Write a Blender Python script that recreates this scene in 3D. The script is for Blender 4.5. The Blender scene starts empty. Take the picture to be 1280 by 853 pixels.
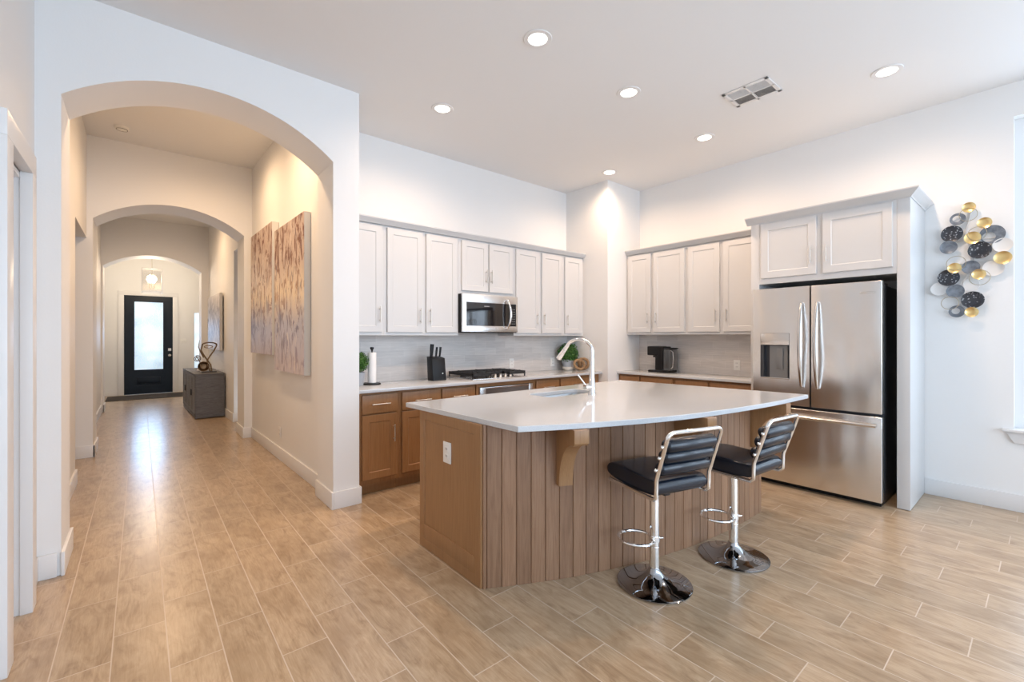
import bpy, bmesh, math, random
from mathutils import Vector, Matrix
random.seed(7)
PI = math.pi
S = bpy.context.scene
COL = S.collection

# ------------------------------------------------------------------ camera
YAW = math.atan((640 - 175) / 558.17)
H = 1.36
cd = bpy.data.cameras.new('camera'); cam = bpy.data.objects.new('camera', cd); COL.objects.link(cam)
cam.location = (0, 0, H); cam.rotation_euler = (PI / 2, 0, -YAW)
cd.sensor_width = 36; cd.lens = 558.17 / 1280 * 36; cd.shift_y = -5.5 / 1280
cd.clip_start = 0.05; cd.clip_end = 200
S.camera = cam

# ------------------------------------------------------------------ exposure, world
S.view_settings.view_transform = 'Standard'; S.view_settings.look = 'None'
S.view_settings.gamma = 1; S.view_settings.use_curve_mapping = False
S.view_settings.exposure = 0.36
W = bpy.data.worlds.new('daylight'); S.world = W; W.use_nodes = True
W.node_tree.nodes['Background'].inputs[0].default_value = (0.72, 0.86, 1.0, 1)
W.node_tree.nodes['Background'].inputs[1].default_value = 1.6

COOL = (0.66, 0.81, 1.0)
WARM = (1.0, 0.70, 0.48)
def area(name, loc, rot, sx, sy, power, color, spread=PI):
    l = bpy.data.lights.new(name, 'AREA'); l.shape = 'RECTANGLE'; l.size = sx; l.size_y = sy
    l.energy = power; l.color = color; l.spread = spread
    o = bpy.data.objects.new(name, l); COL.objects.link(o); o.location = loc; o.rotation_euler = rot
    return o
RX = 5.24          # right wall
BY = -4.4          # rear wall, behind the camera
# daylight entering through the windows of the room (right wall and rear wall)
area('daylight_window_right', (RX + .19, -0.765, 1.86), (0, PI / 2, 0), 2.44, 1.87, 21, COOL)
area('daylight_window_right_rear', (RX + .19, -2.9, 1.86), (0, PI / 2, 0), 2.44, 1.8, 60, COOL)
area('daylight_window_rear', (0.9, BY - .19, 1.7), (PI / 2, 0, 0), 2.0, 2.6, 98, COOL)
area('daylight_window_rear_far', (3.4, BY - .19, 1.7), (PI / 2, 0, 0), 2.0, 2.6, 98, COOL)

dl = bpy.data.lights.new('daylight_front_door', 'SPOT'); dl.energy = 42; dl.color = (.36, .62, 1.0); dl.spot_size = math.radians(110); dl.spot_blend = .7; dl.shadow_soft_size = .30
dlo = bpy.data.objects.new('daylight_front_door', dl); COL.objects.link(dlo); dlo.location = (.165, 13.60, 1.45); dlo.rotation_euler = (math.radians(-78), 0, 0)
CAN_W = 15         # watts of each kitchen can light
HALL_W = 25
# ------------------------------------------------------------------ materials
def mat(name, color=(.8, .8, .8), rough=.5, metal=0.0, spec=None, coat=0, coat_rough=.05):
    m = bpy.data.materials.new(name); m.use_nodes = True
    b = m.node_tree.nodes['Principled BSDF']
    b.inputs['Base Color'].default_value = (*color, 1); b.inputs['Roughness'].default_value = rough
    b.inputs['Metallic'].default_value = metal
    if spec is not None: b.inputs['Specular IOR Level'].default_value = spec
    b.inputs['Coat Weight'].default_value = coat; b.inputs['Coat Roughness'].default_value = coat_rough
    return m
class NT:
    def __init__(s, m): s.m = m; s.t = m.node_tree; s.b = s.t.nodes['Principled BSDF']
    def n(s, typ, **kw):
        x = s.t.nodes.new(typ)
        for k, v in kw.items(): setattr(x, k, v)
        return x
    def l(s, a, b): s.t.links.new(a, b)
    def math(s, op, a, b=None):
        x = s.n('ShaderNodeMath', operation=op)
        for i, v in enumerate((a, b)):
            if v is None: continue
            if isinstance(v, (int, float)): x.inputs[i].default_value = v
            else: s.l(v, x.inputs[i])
        return x.outputs[0]
    def pos(s, scale=(1, 1, 1), rot=(0, 0, 0), obj=False):
        if obj:
            src = s.n('ShaderNodeTexCoord').outputs['Object']
        else:
            src = s.n('ShaderNodeNewGeometry').outputs['Position']
        mp = s.n('ShaderNodeMapping'); mp.inputs['Scale'].default_value = scale; mp.inputs['Rotation'].default_value = rot
        s.l(src, mp.inputs['Vector']); return mp.outputs[0]
    def noise(s, vec, scale=5, detail=4, rough=.55, dist=0):
        x = s.n('ShaderNodeTexNoise'); x.inputs['Scale'].default_value = scale; x.inputs['Detail'].default_value = detail
        x.inputs['Roughness'].default_value = rough; x.inputs['Distortion'].default_value = dist
        s.l(vec, x.inputs['Vector']); return x.outputs['Fac']
    def ramp(s, fac, stops):
        x = s.n('ShaderNodeValToRGB'); cr = x.color_ramp
        while len(cr.elements) < len(stops): cr.elements.new(.5)
        for e, (p, c) in zip(cr.elements, stops): e.position = p; e.color = (*c, 1)
        s.l(fac, x.inputs[0]); return x.outputs[0]
    def mix(s, fac, a, b, blend='MIX'):
        x = s.n('ShaderNodeMix', data_type='RGBA', blend_type=blend)
        for i, v in ((0, fac), (6, a), (7, b)):
            if isinstance(v, (int, float)): x.inputs[i].default_value = v
            elif isinstance(v, tuple): x.inputs[i].default_value = (*v, 1)
            else: s.l(v, x.inputs[i])
        return x.outputs[2]
    def base(s, c): s.l(c, s.b.inputs['Base Color'])
    def bump(s, h, strength=.2, dist=.002):
        x = s.n('ShaderNodeBump'); x.inputs['Strength'].default_value = strength; x.inputs['Distance'].default_value = dist
        s.l(h, x.inputs['Height']); s.l(x.outputs[0], s.b.inputs['Normal'])

M = {}
def paint(name, c, rough=.6, bump=.25):
    m = mat(name, c, rough, spec=.3); t = NT(m)
    t.bump(t.noise(t.pos(), 90, 3), bump, .0015); return m
M['wall'] = paint('wall_paint', (.80, .80, .795))
M['ceil'] = paint('ceiling_paint', (.79, .80, .81), .8)
M['trim'] = mat('trim_white', (.76, .76, .76), .35)
M['cab'] = mat('cabinet_white', (.60, .605, .61), .32)
M['plate'] = mat('plastic_white', (.82, .82, .80), .35)
M['slot'] = mat('slot_dark', (.06, .06, .06), .6)
M['nickel'] = mat('brushed_nickel', (.62, .58, .53), .3, 1)
M['chrome'] = mat('chrome', (.86, .87, .88), .06, 1)
M['chrome_dark_reflection'] = mat('chrome_dark_reflection', (.36, .37, .39), .05, 1)  # stool base chrome; colour darkened to stand in for dark reflections
M['black_metal'] = mat('black_metal', (.015, .015, .017), .4, .3)
M['black_plastic'] = mat('black_plastic', (.010, .010, .011), .35, spec=.25)
M['black_glass'] = mat('black_glass', (.006, .006, .008), .05, coat=1)
M['dark_case'] = mat('dark_case', (.055, .057, .064), .38, .4)
M['iron'] = mat('cast_iron', (.014, .014, .015), .6)
M['gold'] = mat('gold_leaf', (.80, .58, .26), .28, 1)
M['ring'] = mat('ring_metal', (.55, .48, .36), .3, 1)
M['disc_white'] = mat('enamel_white', (.74, .72, .70), .4)
M['paper'] = mat('paper_towel', (.86, .86, .86), .9)
M['concrete'] = mat('pot_grey', (.35, .38, .42), .7)
M['bowl'] = mat('bowl_cream', (.75, .70, .62), .5)
M['bronze'] = mat('bronze', (.20, .13, .07), .35, .8)
M['door_paint'] = mat('door_navy', (.004, .009, .017), .4, spec=.25)
M['mat_rug'] = paint('doormat_fibre', (.06, .052, .048), .95, .8)
M['canvas_side'] = mat('canvas_side', (.66, .64, .60), .7)
M['crimson'] = mat('led', (.5, .5, .5), .4)

def m_stain(name, a, b, rough=.38, rot=(0, 0, 0), sc=(14, 14, 1.1)):
    m = mat(name, a, rough); t = NT(m)
    v = t.pos(sc, rot)
    n1 = t.noise(v, 2.2, 6, .6, 1.2)
    n2 = t.noise(t.pos((60, 60, 2)), 3, 3)
    c = t.ramp(n1, [(.3, b), (.7, a)])
    c = t.mix(.22, c, t.ramp(n2, [(.35, tuple(x * .55 for x in b)), (.65, a)]), 'MIX')
    t.base(c); t.bump(n2, .08, .001); return m
M['maple'] = m_stain('stained_maple', (.345, .175, .073), (.275, .133, .052))
M['maple_side'] = m_stain('stained_maple_panel', (.355, .195, .088), (.295, .153, .066))
# island planks: a random tone per plank
m = mat('plank_wood', rough=.42); t = NT(m)
at_ = t.n('ShaderNodeAttribute'); at_.attribute_name = 'tone'
g = t.noise(t.pos((26, 26, 1.3)), 2.6, 7, .65, 1.0)
c = t.ramp(g, [(.25, (.19, .10, .052)), (.55, (.285, .165, .097)), (.8, (.35, .22, .135))])
c2 = t.ramp(at_.outputs['Fac'], [(0, (.84, .80, .77)), (.5, (.98, .95, .92)), (1, (1.12, 1.07, 1.03))])
t.base(t.mix(1.0, c, c2, 'MULTIPLY')); t.bump(g, .1, .001); M['plank'] = m

# floor: wood-look porcelain planks 0.187 x 0.6 m, each row shifted a third
m = mat('floor_tile', rough=.32, coat=.35, coat_rough=.22); t = NT(m)
sx = t.n('ShaderNodeSeparateXYZ'); t.l(t.n('ShaderNodeNewGeometry').outputs['Position'], sx.inputs[0])
X, Y = sx.outputs[0], sx.outputs[1]
u = t.math('DIVIDE', t.math('SUBTRACT', X, 1.211), .1862)
row = t.math('FLOOR', u); fu = t.math('SUBTRACT', u, row)
v = t.math('DIVIDE', t.math('SUBTRACT', t.math('SUBTRACT', Y, 2.262), t.math('MULTIPLY', row, .1937)), .599)
tl = t.math('FLOOR', v); fv = t.math('SUBTRACT', v, tl)
du = t.math('MULTIPLY', t.math('SUBTRACT', .5, t.math('ABSOLUTE', t.math('SUBTRACT', fu, .5))), .1862)
dv = t.math('MULTIPLY', t.math('SUBTRACT', .5, t.math('ABSOLUTE', t.math('SUBTRACT', fv, .5))), .599)
dd = t.math('MINIMUM', du, dv)
gm = t.n('ShaderNodeMapRange'); gm.inputs['From Min'].default_value = .0016; gm.inputs['From Max'].default_value = .0030
t.l(dd, gm.inputs[0]); tilemask = gm.outputs[0]
cid = t.n('ShaderNodeCombineXYZ'); t.l(row, cid.inputs[0]); t.l(tl, cid.inputs[1])
wn = t.n('ShaderNodeTexWhiteNoise', noise_dimensions='3D'); t.l(cid.outputs[0], wn.inputs['Vector'])
off = t.n('ShaderNodeVectorMath', operation='MULTIPLY_ADD'); t.l(wn.outputs['Color'], off.inputs[0]); off.inputs[1].default_value = (30, 30, 30)
t.l(t.n('ShaderNodeNewGeometry').outputs['Position'], off.inputs[2])
def mp(vec, sc):
    q = t.n('ShaderNodeMapping'); q.inputs['Scale'].default_value = sc; t.l(vec, q.inputs[0]); return q.outputs[0]
g1 = t.noise(mp(off.outputs[0], (8, 2.2, 1)), 1.8, 7, .66, 1.6)
g2 = t.noise(mp(off.outputs[0], (75, 4, 1)), 2.0, 4, .6, .6)
g3 = t.noise(mp(off.outputs[0], (3.6, 2.2, 1)), 1.5, 3, .5, .4)
c = t.ramp(g1, [(.32, (.31, .195, .11)), (.46, (.50, .345, .21)), (.66, (.65, .475, .315))])
c = t.mix(.36, c, t.ramp(g2, [(.3, (.30, .18, .10)), (.7, (.62, .46, .32))]))
c = t.mix(t.math('MULTIPLY', t.ramp(g3, [(.47, (0, 0, 0)), (.66, (1, 1, 1))]), .42), c, (.30, .185, .10))
tone = t.ramp(wn.outputs['Value'], [(0, (.77, .80, .80)), (.5, (.83, .865, .87)), (1, (.89, .925, .93))])
c = t.mix(1.0, c, tone, 'MULTIPLY')
c = t.mix(tilemask, (.58, .48, .38), c)
t.base(c)
rr = t.n('ShaderNodeMapRange'); rr.inputs['To Min'].default_value = .7; rr.inputs['To Max'].default_value = .3
t.l(tilemask, rr.inputs[0]); t.l(rr.outputs[0], t.b.inputs['Roughness'])
hb = t.math('ADD', t.math('MULTIPLY', tilemask, 1.0), t.math('MULTIPLY', g2, .15)); t.bump(hb, .35, .0012)
M['floor'] = m

# quartz
m = mat('quartz', (.80, .785, .77), .12, coat=.3); t = NT(m)
t.base(t.ramp(t.noise(t.pos(), 220, 2), [(.35, (.53, .55, .575)), (.6, (.60, .625, .65))])); M['quartz'] = m

# backsplash: long thin linear stone mosaic
def m_splash(name, horiz):
    m = mat(name, rough=.35); t = NT(m)
    sx = t.n('ShaderNodeSeparateXYZ'); t.l(t.n('ShaderNodeNewGeometry').outputs['Position'], sx.inputs[0])
    cb = t.n('ShaderNodeCombineXYZ'); t.l(sx.outputs[horiz], cb.inputs[0]); t.l(sx.outputs[2], cb.inputs[1])
    br = t.n('ShaderNodeTexBrick'); br.inputs['Scale'].default_value = 1
    br.inputs['Brick Width'].default_value = .30; br.inputs['Row Height'].default_value = .0765
    br.inputs['Mortar Size'].default_value = .0016; br.inputs['Color1'].default_value = (.60, .58, .565, 1)
    br.inputs['Color2'].default_value = (.69, .67, .65, 1); br.inputs['Mortar'].default_value = (.74, .72, .70, 1)
    t.l(cb.outputs[0], br.inputs['Vector'])
    q = t.n('ShaderNodeMapping'); q.inputs['Scale'].default_value = (3, 40, 1); t.l(cb.outputs[0], q.inputs[0])
    g = t.noise(q.outputs[0], 1.5, 5, .65, .6)
    t.base(t.mix(.75, br.outputs['Color'], t.ramp(g, [(.3, (.86, .85, .84)), (.6, (1.05, 1.03, 1.02)), (.8, (1.2, 1.18, 1.17))]), 'MULTIPLY'))
    t.bump(g, .15, .002); return m
M['splash_back'] = m_splash('splash_back', 0); M['splash_right'] = m_splash('splash_right', 1)

def m_steel(name, rot=(0, 0, 0), sc=(1, 1, 160), rough=.27, col=(.74, .73, .72)):
    m = mat(name, col, rough, 1); t = NT(m)
    g = t.noise(t.pos(sc), 3, 2)
    r = t.n('ShaderNodeMapRange'); r.inputs['To Min'].default_value = rough - .01; r.inputs['To Max'].default_value = rough + .03
    t.b.inputs['Roughness'].default_value = rough
    g2 = t.noise(t.pos((1.2, 2.6, .8)), 1.5, 1)
    t.bump(g2, .8, .035)
    return m
M['steel'] = m_steel('stainless')
M['steel_handle'] = mat('stainless_handle', (.66, .64, .62), .22, 1)
M['sink_steel'] = mat('sink_steel', (.42, .44, .46), .35, 1)
M['leather'] = mat('black_leather', (.002, .007, .017), .26, spec=.6); t = NT(M['leather'])
t.bump(t.noise(t.pos(obj=True), 180, 3), .12, .001)

def m_glitter():
    m = mat('black_glitter', rough=.3, coat=.5); t = NT(m)
    vo = t.n('ShaderNodeTexVoronoi'); vo.inputs['Scale'].default_value = 130; t.l(t.pos(), vo.inputs['Vector'])
    k = t.n('ShaderNodeTexWhiteNoise'); t.l(vo.outputs['Position'], k.inputs['Vector'])
    t.base(t.ramp(k.outputs['Value'], [(.90, (.012, .014, .022)), (.93, (.30, .31, .33))])); return m
M['glitter'] = m_glitter()
m = mat('grey_patina', rough=.4, metal=.3); t = NT(m)
t.base(t.ramp(t.noise(t.pos(), 28, 4), [(.3, (.10, .12, .15)), (.7, (.24, .265, .30))])); M['patina'] = m

def m_leaf(name, a, b):
    m = mat(name, a, .5); t = NT(m)
    t.base(t.ramp(t.noise(t.pos(), 60, 2), [(.35, a), (.65, b)])); return m
M['leaf'] = m_leaf('boxwood_leaf', (.012, .06, .008), (.075, .22, .03))
M['driftwood'] = m_stain('wood_links', (.36, .22, .11), (.20, .11, .05), .6)

def m_console():
    m = mat('weathered_grey', rough=.6); t = NT(m)
    g = t.noise(t.pos((5, 5, 50)), 2, 6, .65, .6)
    t.base(t.ramp(g, [(.3, (.085, .085, .09)), (.7, (.17, .17, .18))])); t.bump(g, .2, .001); return m
M['console'] = m_console()

def m_art(name, horiz=1, warm=True):
    m = mat(name, rough=.5); t = NT(m)
    sx = t.n('ShaderNodeSeparateXYZ'); t.l(t.n('ShaderNodeNewGeometry').outputs['Position'], sx.inputs[0])
    cb = t.n('ShaderNodeCombineXYZ'); t.l(sx.outputs[1], cb.inputs[0]); t.l(sx.outputs[2], cb.inputs[1])
    def nz(sc, s, d=1.2, det=6):
        q = t.n('ShaderNodeMapping'); q.inputs['Scale'].default_value = sc; t.l(cb.outputs[0], q.inputs[0])
        return t.noise(q.outputs[0], s, det, .62, d)
    a = nz((4, 1.5, 1), 2.2, 1.6); b = nz((8, 1.8, 1), 2.2, 1.2); c3 = nz((2.2, 1.2, 1), 1.4)
    if warm:
        zc = t.n('ShaderNodeMapRange'); zc.inputs['From Min'].default_value = 1.0; zc.inputs['From Max'].default_value = 2.6
        t.l(sx.outputs[2], zc.inputs[0])
        zf = t.math('ADD', zc.outputs[0], t.math('MULTIPLY', t.math('SUBTRACT', c3, .5), .25))
        ground = t.ramp(zf, [(0, (.60, .53, .55)), (.30, (.48, .47, .53)), (.50, (.78, .64, .46)), (.66, (.60, .48, .40)), (1, (.50, .40, .35))])
        m1 = t.ramp(a, [(.51, (0, 0, 0)), (.56, (1, 1, 1))]); m2 = t.ramp(b, [(.54, (0, 0, 0)), (.60, (1, 1, 1))])
        dark = t.ramp(zf, [(.05, (.40, .33, .38)), (.32, (.17, .15, .20)), (.50, (.42, .24, .13)), (.70, (.17, .065, .038))])
        o = t.mix(t.math('MULTIPLY', m1, .95), ground, dark)
        o = t.mix(t.math('MULTIPLY', m2, .7), o, t.ramp(c3, [(.44, (.15, .11, .13)), (.56, (.74, .66, .60))]))
    else:
        m1 = t.ramp(b, [(.42, (0, 0, 0)), (.60, (1, 1, 1))])
        zc = t.n('ShaderNodeMapRange'); zc.inputs['From Min'].default_value = 1.15; zc.inputs['From Max'].default_value = 2.1
        t.l(sx.outputs[2], zc.inputs[0])
        band = t.ramp(zc.outputs[0], [(0, (.15, .15, .15)), (.25, (.9, .9, .9)), (.7, (1, 1, 1)), (1, (.25, .25, .25))])
        o = t.mix(t.mix(1.0, m1, band, 'MULTIPLY'), (.66, .63, .62), (.13, .11, .12))
    t.base(o); t.bump(b, .5, .004); t.b.inputs['Specular IOR Level'].default_value = .3; return m
M['art'] = m_art('abstract_rust'); M['art_grey'] = m_art('abstract_grey', warm=False)

def m_emit(name, c, s):
    m = bpy.data.materials.new(name); m.use_nodes = True; nt = m.node_tree; nt.nodes.clear()
    e = nt.nodes.new('ShaderNodeEmission'); o = nt.nodes.new('ShaderNodeOutputMaterial')
    e.inputs[0].default_value = (*c, 1); e.inputs[1].default_value = s; nt.links.new(e.outputs[0], o.inputs[0]); return m
M['lamp'] = m_emit('lamp_lens', (1, .93, .82), 6)
M['bulb'] = m_emit('bulb', (1, .85, .62), 9)
def m_rain():
    # daylight seen through obscured rain glass of the front door
    m = mat('rain_glass', (.5, .6, .65), .12); t = NT(m)
    v = t.pos((1, 1, 1))
    q = t.noise(t.pos((34, 1, 9)), 1.6, 3, .6, 2.2)
    big = t.noise(t.pos((1.1, 1, 1.5)), 1.1, 2, .5)
    c = t.ramp(big, [(.35, (.22, .40, .60)), (.5, (.50, .70, .88)), (.65, (.82, .92, 1.0))])
    c = t.mix(t.math('MULTIPLY', t.ramp(q, [(.45, (0, 0, 0)), (.62, (1, 1, 1))]), .45), c, (.95, .98, 1.0))
    t.l(c, t.b.inputs['Emission Color']); t.b.inputs['Emission Strength'].default_value = .66
    t.bump(q, .4, .004); return m
M['rain'] = m_rain()
def m_clear(name='clear_glass'):
    m = bpy.data.materials.new(name); m.use_nodes = True; nt = m.node_tree; nt.nodes.clear()
    a = nt.nodes.new('ShaderNodeBsdfTransparent'); g = nt.nodes.new('ShaderNodeBsdfGlossy'); g.inputs['Roughness'].default_value = .02
    f = nt.nodes.new('ShaderNodeMixShader'); f.inputs[0].default_value = .08; o = nt.nodes.new('ShaderNodeOutputMaterial')
    nt.links.new(a.outputs[0], f.inputs[1]); nt.links.new(g.outputs[0], f.inputs[2]); nt.links.new(f.outputs[0], o.inputs[0]); return m
M['glass'] = m_clear()

# ------------------------------------------------------------------ mesh helpers
class B:
    def __init__(s, T=None): s.bm = bmesh.new(); s.T = T   # T maps local (u,v,w) to world
    def _add(s, tmp):
        if s.T:
            for v in tmp.verts: v.co = Vector(s.T(v.co))
        me = bpy.data.meshes.new('t'); tmp.to_mesh(me); tmp.free(); s.bm.from_mesh(me); bpy.data.meshes.remove(me); return s
    def box(s, x0, x1, y0, y1, z0, z1, bev=0, seg=2):
        t = bmesh.new(); bmesh.ops.create_cube(t, size=1)
        for v in t.verts:
            v.co = Vector((x0 if v.co.x < 0 else x1, y0 if v.co.y < 0 else y1, z0 if v.co.z < 0 else z1))
        if bev: bmesh.ops.bevel(t, geom=t.edges[:], offset=bev, segments=seg, affect='EDGES', profile=.6)
        return s._add(t)
    def poly(s, pts, a, b, axis='z', bev=0):
        """pts 2-D outline, extruded from a to b along axis"""
        t = bmesh.new()
        f = {'z': lambda p, h: (p[0], p[1], h), 'y': lambda p, h: (p[0], h, p[1]), 'x': lambda p, h: (h, p[0], p[1])}[axis]
        va = [t.verts.new(f(p, a)) for p in pts]; vb = [t.verts.new(f(p, b)) for p in pts]
        t.faces.new(va); t.faces.new(vb[::-1])
        n = len(pts)
        for i in range(n): t.faces.new((va[i], vb[i], vb[(i + 1) % n], va[(i + 1) % n]))
        bmesh.ops.recalc_face_normals(t, faces=t.faces[:])
        if bev:
            ed = [e for e in t.edges if len(e.link_faces) == 2 and e.calc_face_angle(0) > .7]
            bmesh.ops.bevel(t, geom=ed, offset=bev, segments=2, affect='EDGES', profile=.6)
        return s._add(t)
    def cyl(s, p0, p1, r0, r1=None, seg=20, cap=True):
        r1 = r0 if r1 is None else r1
        p0, p1 = Vector(p0), Vector(p1); d = p1 - p0
        t = bmesh.new(); bmesh.ops.create_cone(t, cap_ends=cap, segments=seg, radius1=r0, radius2=r1, depth=d.length)
        q = d.to_track_quat('Z', 'Y').to_matrix().to_4x4(); q.translation = (p0 + p1) / 2
        bmesh.ops.transform(t, matrix=q, verts=t.verts); return s._add(t)
    def sph(s, c, r, seg=16, sc=(1, 1, 1)):
        t = bmesh.new(); bmesh.ops.create_uvsphere(t, u_segments=seg, v_segments=seg // 2 + 2, radius=r)
        for v in t.verts: v.co = Vector((v.co.x * sc[0] + c[0], v.co.y * sc[1] + c[1], v.co.z * sc[2] + c[2]))
        return s._add(t)
    def lathe(s, prof, c=(0, 0, 0), seg=32, axis='z'):
        t = bmesh.new(); rings = []
        for r, h in prof:
            ring = []
            for i in range(seg):
                a = 2 * PI * i / seg
                ring.append(t.verts.new((r * math.cos(a), r * math.sin(a), h)) if r > 1e-5 else None)
            if r <= 1e-5:
                v = t.verts.new((0, 0, h)); ring = [v] * seg
            rings.append(ring)
        for a, b in zip(rings, rings[1:]):
            for i in range(seg):
                j = (i + 1) % seg; q = []
                for v in (a[i], a[j], b[j], b[i]):
                    if v not in q: q.append(v)
                if len(q) > 2: t.faces.new(q)
        bmesh.ops.recalc_face_normals(t, faces=t.faces[:])
        R = {'z': Matrix.Identity(3), 'x': Matrix.Rotation(-PI / 2, 3, 'Y'), 'y': Matrix.Rotation(PI / 2, 3, 'X')}[axis]
        for v in t.verts: v.co = R @ v.co + Vector(c)
        return s._add(t)
    def tube(s, pts, r, seg=10, closed=False, cap=True, flat=1.0):
        pts = [Vector(p) for p in pts]; n = len(pts); t = bmesh.new(); rings = []
        up = None
        for i in range(n):
            if closed: tan = pts[(i + 1) % n] - pts[i - 1]
            else: tan = pts[min(i + 1, n - 1)] - pts[max(i - 1, 0)]
            tan.normalize()
            if up is None:
                up = Vector((0, 0, 1)) if abs(tan.z) < .9 else Vector((1, 0, 0))
            sd = tan.cross(up)
            if sd.length < 1e-4: sd = tan.orthogonal()
            sd.normalize(); up = sd.cross(tan).normalized()
            rr_ = r[i] if isinstance(r, (list, tuple)) else r
            rings.append([t.verts.new(pts[i] + (sd * math.cos(2 * PI * k / seg) + up * flat * math.sin(2 * PI * k / seg)) * rr_) for k in range(seg)])
        m = n if closed else n - 1
        for i in range(m):
            a, b = rings[i], rings[(i + 1) % n]
            for k in range(seg): t.faces.new((a[k], a[(k + 1) % seg], b[(k + 1) % seg], b[k]))
        if cap and not closed: t.faces.new(rings[0]); t.faces.new(rings[-1][::-1])
        bmesh.ops.recalc_face_normals(t, faces=t.faces[:])
        return s._add(t)
    def shaker(s, u0, u1, v0, v1, w0, w1, f=.057, rec=.0055):
        """cabinet door in (u,v) with its face at w1: frame around a recessed flat panel"""
        t = bmesh.new(); ch = .0025
        def rect(i, w): return [t.verts.new((u0 + i, v0 + i, w)), t.verts.new((u1 - i, v0 + i, w)), t.verts.new((u1 - i, v1 - i, w)), t.verts.new((u0 + i, v1 - i, w))]
        L = [rect(0, w0), rect(0, w1 - ch), rect(ch, w1), rect(f, w1), rect(f + .005, w1 - rec)]
        for a, b in zip(L, L[1:]):
            for i in range(4): t.faces.new((a[i], a[(i + 1) % 4], b[(i + 1) % 4], b[i]))
        t.faces.new(L[-1]); t.faces.new(L[0][::-1])
        bmesh.ops.recalc_face_normals(t, faces=t.faces[:])
        return s._add(t)
    def obj(s, name, m, parent=None, sharp=35, smooth=True):
        me = bpy.data.meshes.new(name)
        bmesh.ops.recalc_face_normals(s.bm, faces=s.bm.faces[:]) if s.T else None
        if parent is not None:
            loc = parent_world(parent)
            if loc.length: bmesh.ops.translate(s.bm, vec=-loc, verts=s.bm.verts)
        s.bm.to_mesh(me); s.bm.free()
        for p in me.polygons: p.use_smooth = smooth
        if smooth: me.set_sharp_from_angle(angle=math.radians(sharp))
        me.materials.append(M[m] if isinstance(m, str) else m)
        o = bpy.data.objects.new(name, me); COL.objects.link(o)
        if parent is not None: o.parent = parent
        return o
def parent_world(p):
    v = Vector((0, 0, 0))
    while p is not None: v = v + p.location; p = p.parent
    return v
def tag(o, label, cat, group=None, kind=None):
    if label: o['label'] = label
    if cat: o['category'] = cat
    if group: o['group'] = group
    if kind: o['kind'] = kind
    return o
def thing(name, label, cat, loc, group=None):
    o = bpy.data.objects.new(name, None); COL.objects.link(o); o.location = loc; o.empty_display_size = .1
    return tag(o, label, cat, group)
def struct(b, name, m):
    o = b.obj(name, m, sharp=30); o['kind'] = 'structure'; return o
def copy_tree(o, parent=None):
    c = o.copy(); COL.objects.link(c); c.parent = parent
    for ch in list(o.children): copy_tree(ch, c)
    return c

# face mappings: local (u, v, w) -> world, w points out into the room
def TB(y): return lambda p: (p[0], y - p[2], p[1])          # back wall, u = X
def TR(x): return lambda p: (x - p[2], p[0], p[1])          # right wall, u = Y

# ================================================================== SETTING
CZ = 3.345; AY0, AY1 = 3.60, 4.00
hx = lambda x, y: x - .02 * (y - 4.0)
o = struct(B().poly([(-1.9, BY - .2), (6.0, BY - .2), (6.0, 4.5), (1.3, 4.5), (1.3, 14.2), (-1.9, 14.2)], -.1, 0), 'floor', 'floor')
struct(B().poly([(-.65, BY - .2), (RX + .2, BY - .2), (RX + .2, 4.48), (1.30, 4.48), (1.30, AY0 + .01), (-.65, AY0 + .01)], CZ, CZ + .1), 'ceiling', 'ceil')
struct(B().box(1.24, RX + .2, 4.28, 4.48, 0, CZ), 'wall_back', 'wall')
# right wall with two window openings
b = B(); wz0, wz1 = .635, 3.08
for y0, y1 in ((.17, 4.28), (-2.0, -1.7), (BY - .2, -3.8)): b.box(RX, RX + .2, y0, y1, 0, CZ)
for y0, y1 in ((-1.7, .17), (-3.8, -2.0)): b.box(RX, RX + .2, y0, y1, 0, wz0); b.box(RX, RX + .2, y0, y1, wz1, CZ)
struct(b, 'wall_right', 'wall')
b = B()
for x0, x1 in ((-.65, -.1), (1.9, 2.4), (4.4, RX)): b.box(x0, x1, BY - .2, BY, 0, CZ)
for x0, x1 in ((-.1, 1.9), (2.4, 4.4)): b.box(x0, x1, BY - .2, BY, 0, .4); b.box(x0, x1, BY - .2, BY, 3.0, CZ)
struct(b, 'wall_rear', 'wall')
struct(B().box(4.545, RX, 3.565, 4.28, 0, CZ), 'wall_corner', 'wall')

def arc(xa, xb, za, zb, top, n=32):
    """points of a segmental arch from (xb,zb) over to (xa,za) with the crown at height top"""
    w = (xb - xa) / 2; zs = (za + zb) / 2; r = (w * w + (top - zs) ** 2) / (2 * (top - zs)); cx = (xa + xb) / 2
    out = []
    for i in range(n + 1):
        x = xb + (xa - xb) * i / n
        z = top - r + math.sqrt(max(r * r - (x - cx) ** 2, 0)) + (zb - zs) * (x - cx) / w
        out.append((x, z))
    return out
def arch_wall(name, X0, X1, y0, y1, xa, xb, za, zb, top, zc):
    pts = [(X0, 0), (X0, zc), (X1, zc), (X1, 0), (xb, 0)] + arc(xa, xb, za, zb, top) + [(xa, 0)]
    return struct(B().poly(pts, y0, y1, 'y'), name, 'wall')
arch_wall('wall_arch', -.65, 1.375, AY0, AY1, -.345, 1.168, 2.745, 2.735, 3.02, 3.75)
arch_wall('wall_hall_arch', -.60, 1.30, 6.90, 7.42, -.408, 1.072, 2.70, 2.71, 2.972, 3.75)
arch_wall('wall_foyer_arch', -1.0, 1.30, 10.85, 11.3, -.512, .945, 2.64, 2.64, 2.893, 3.75)
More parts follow.
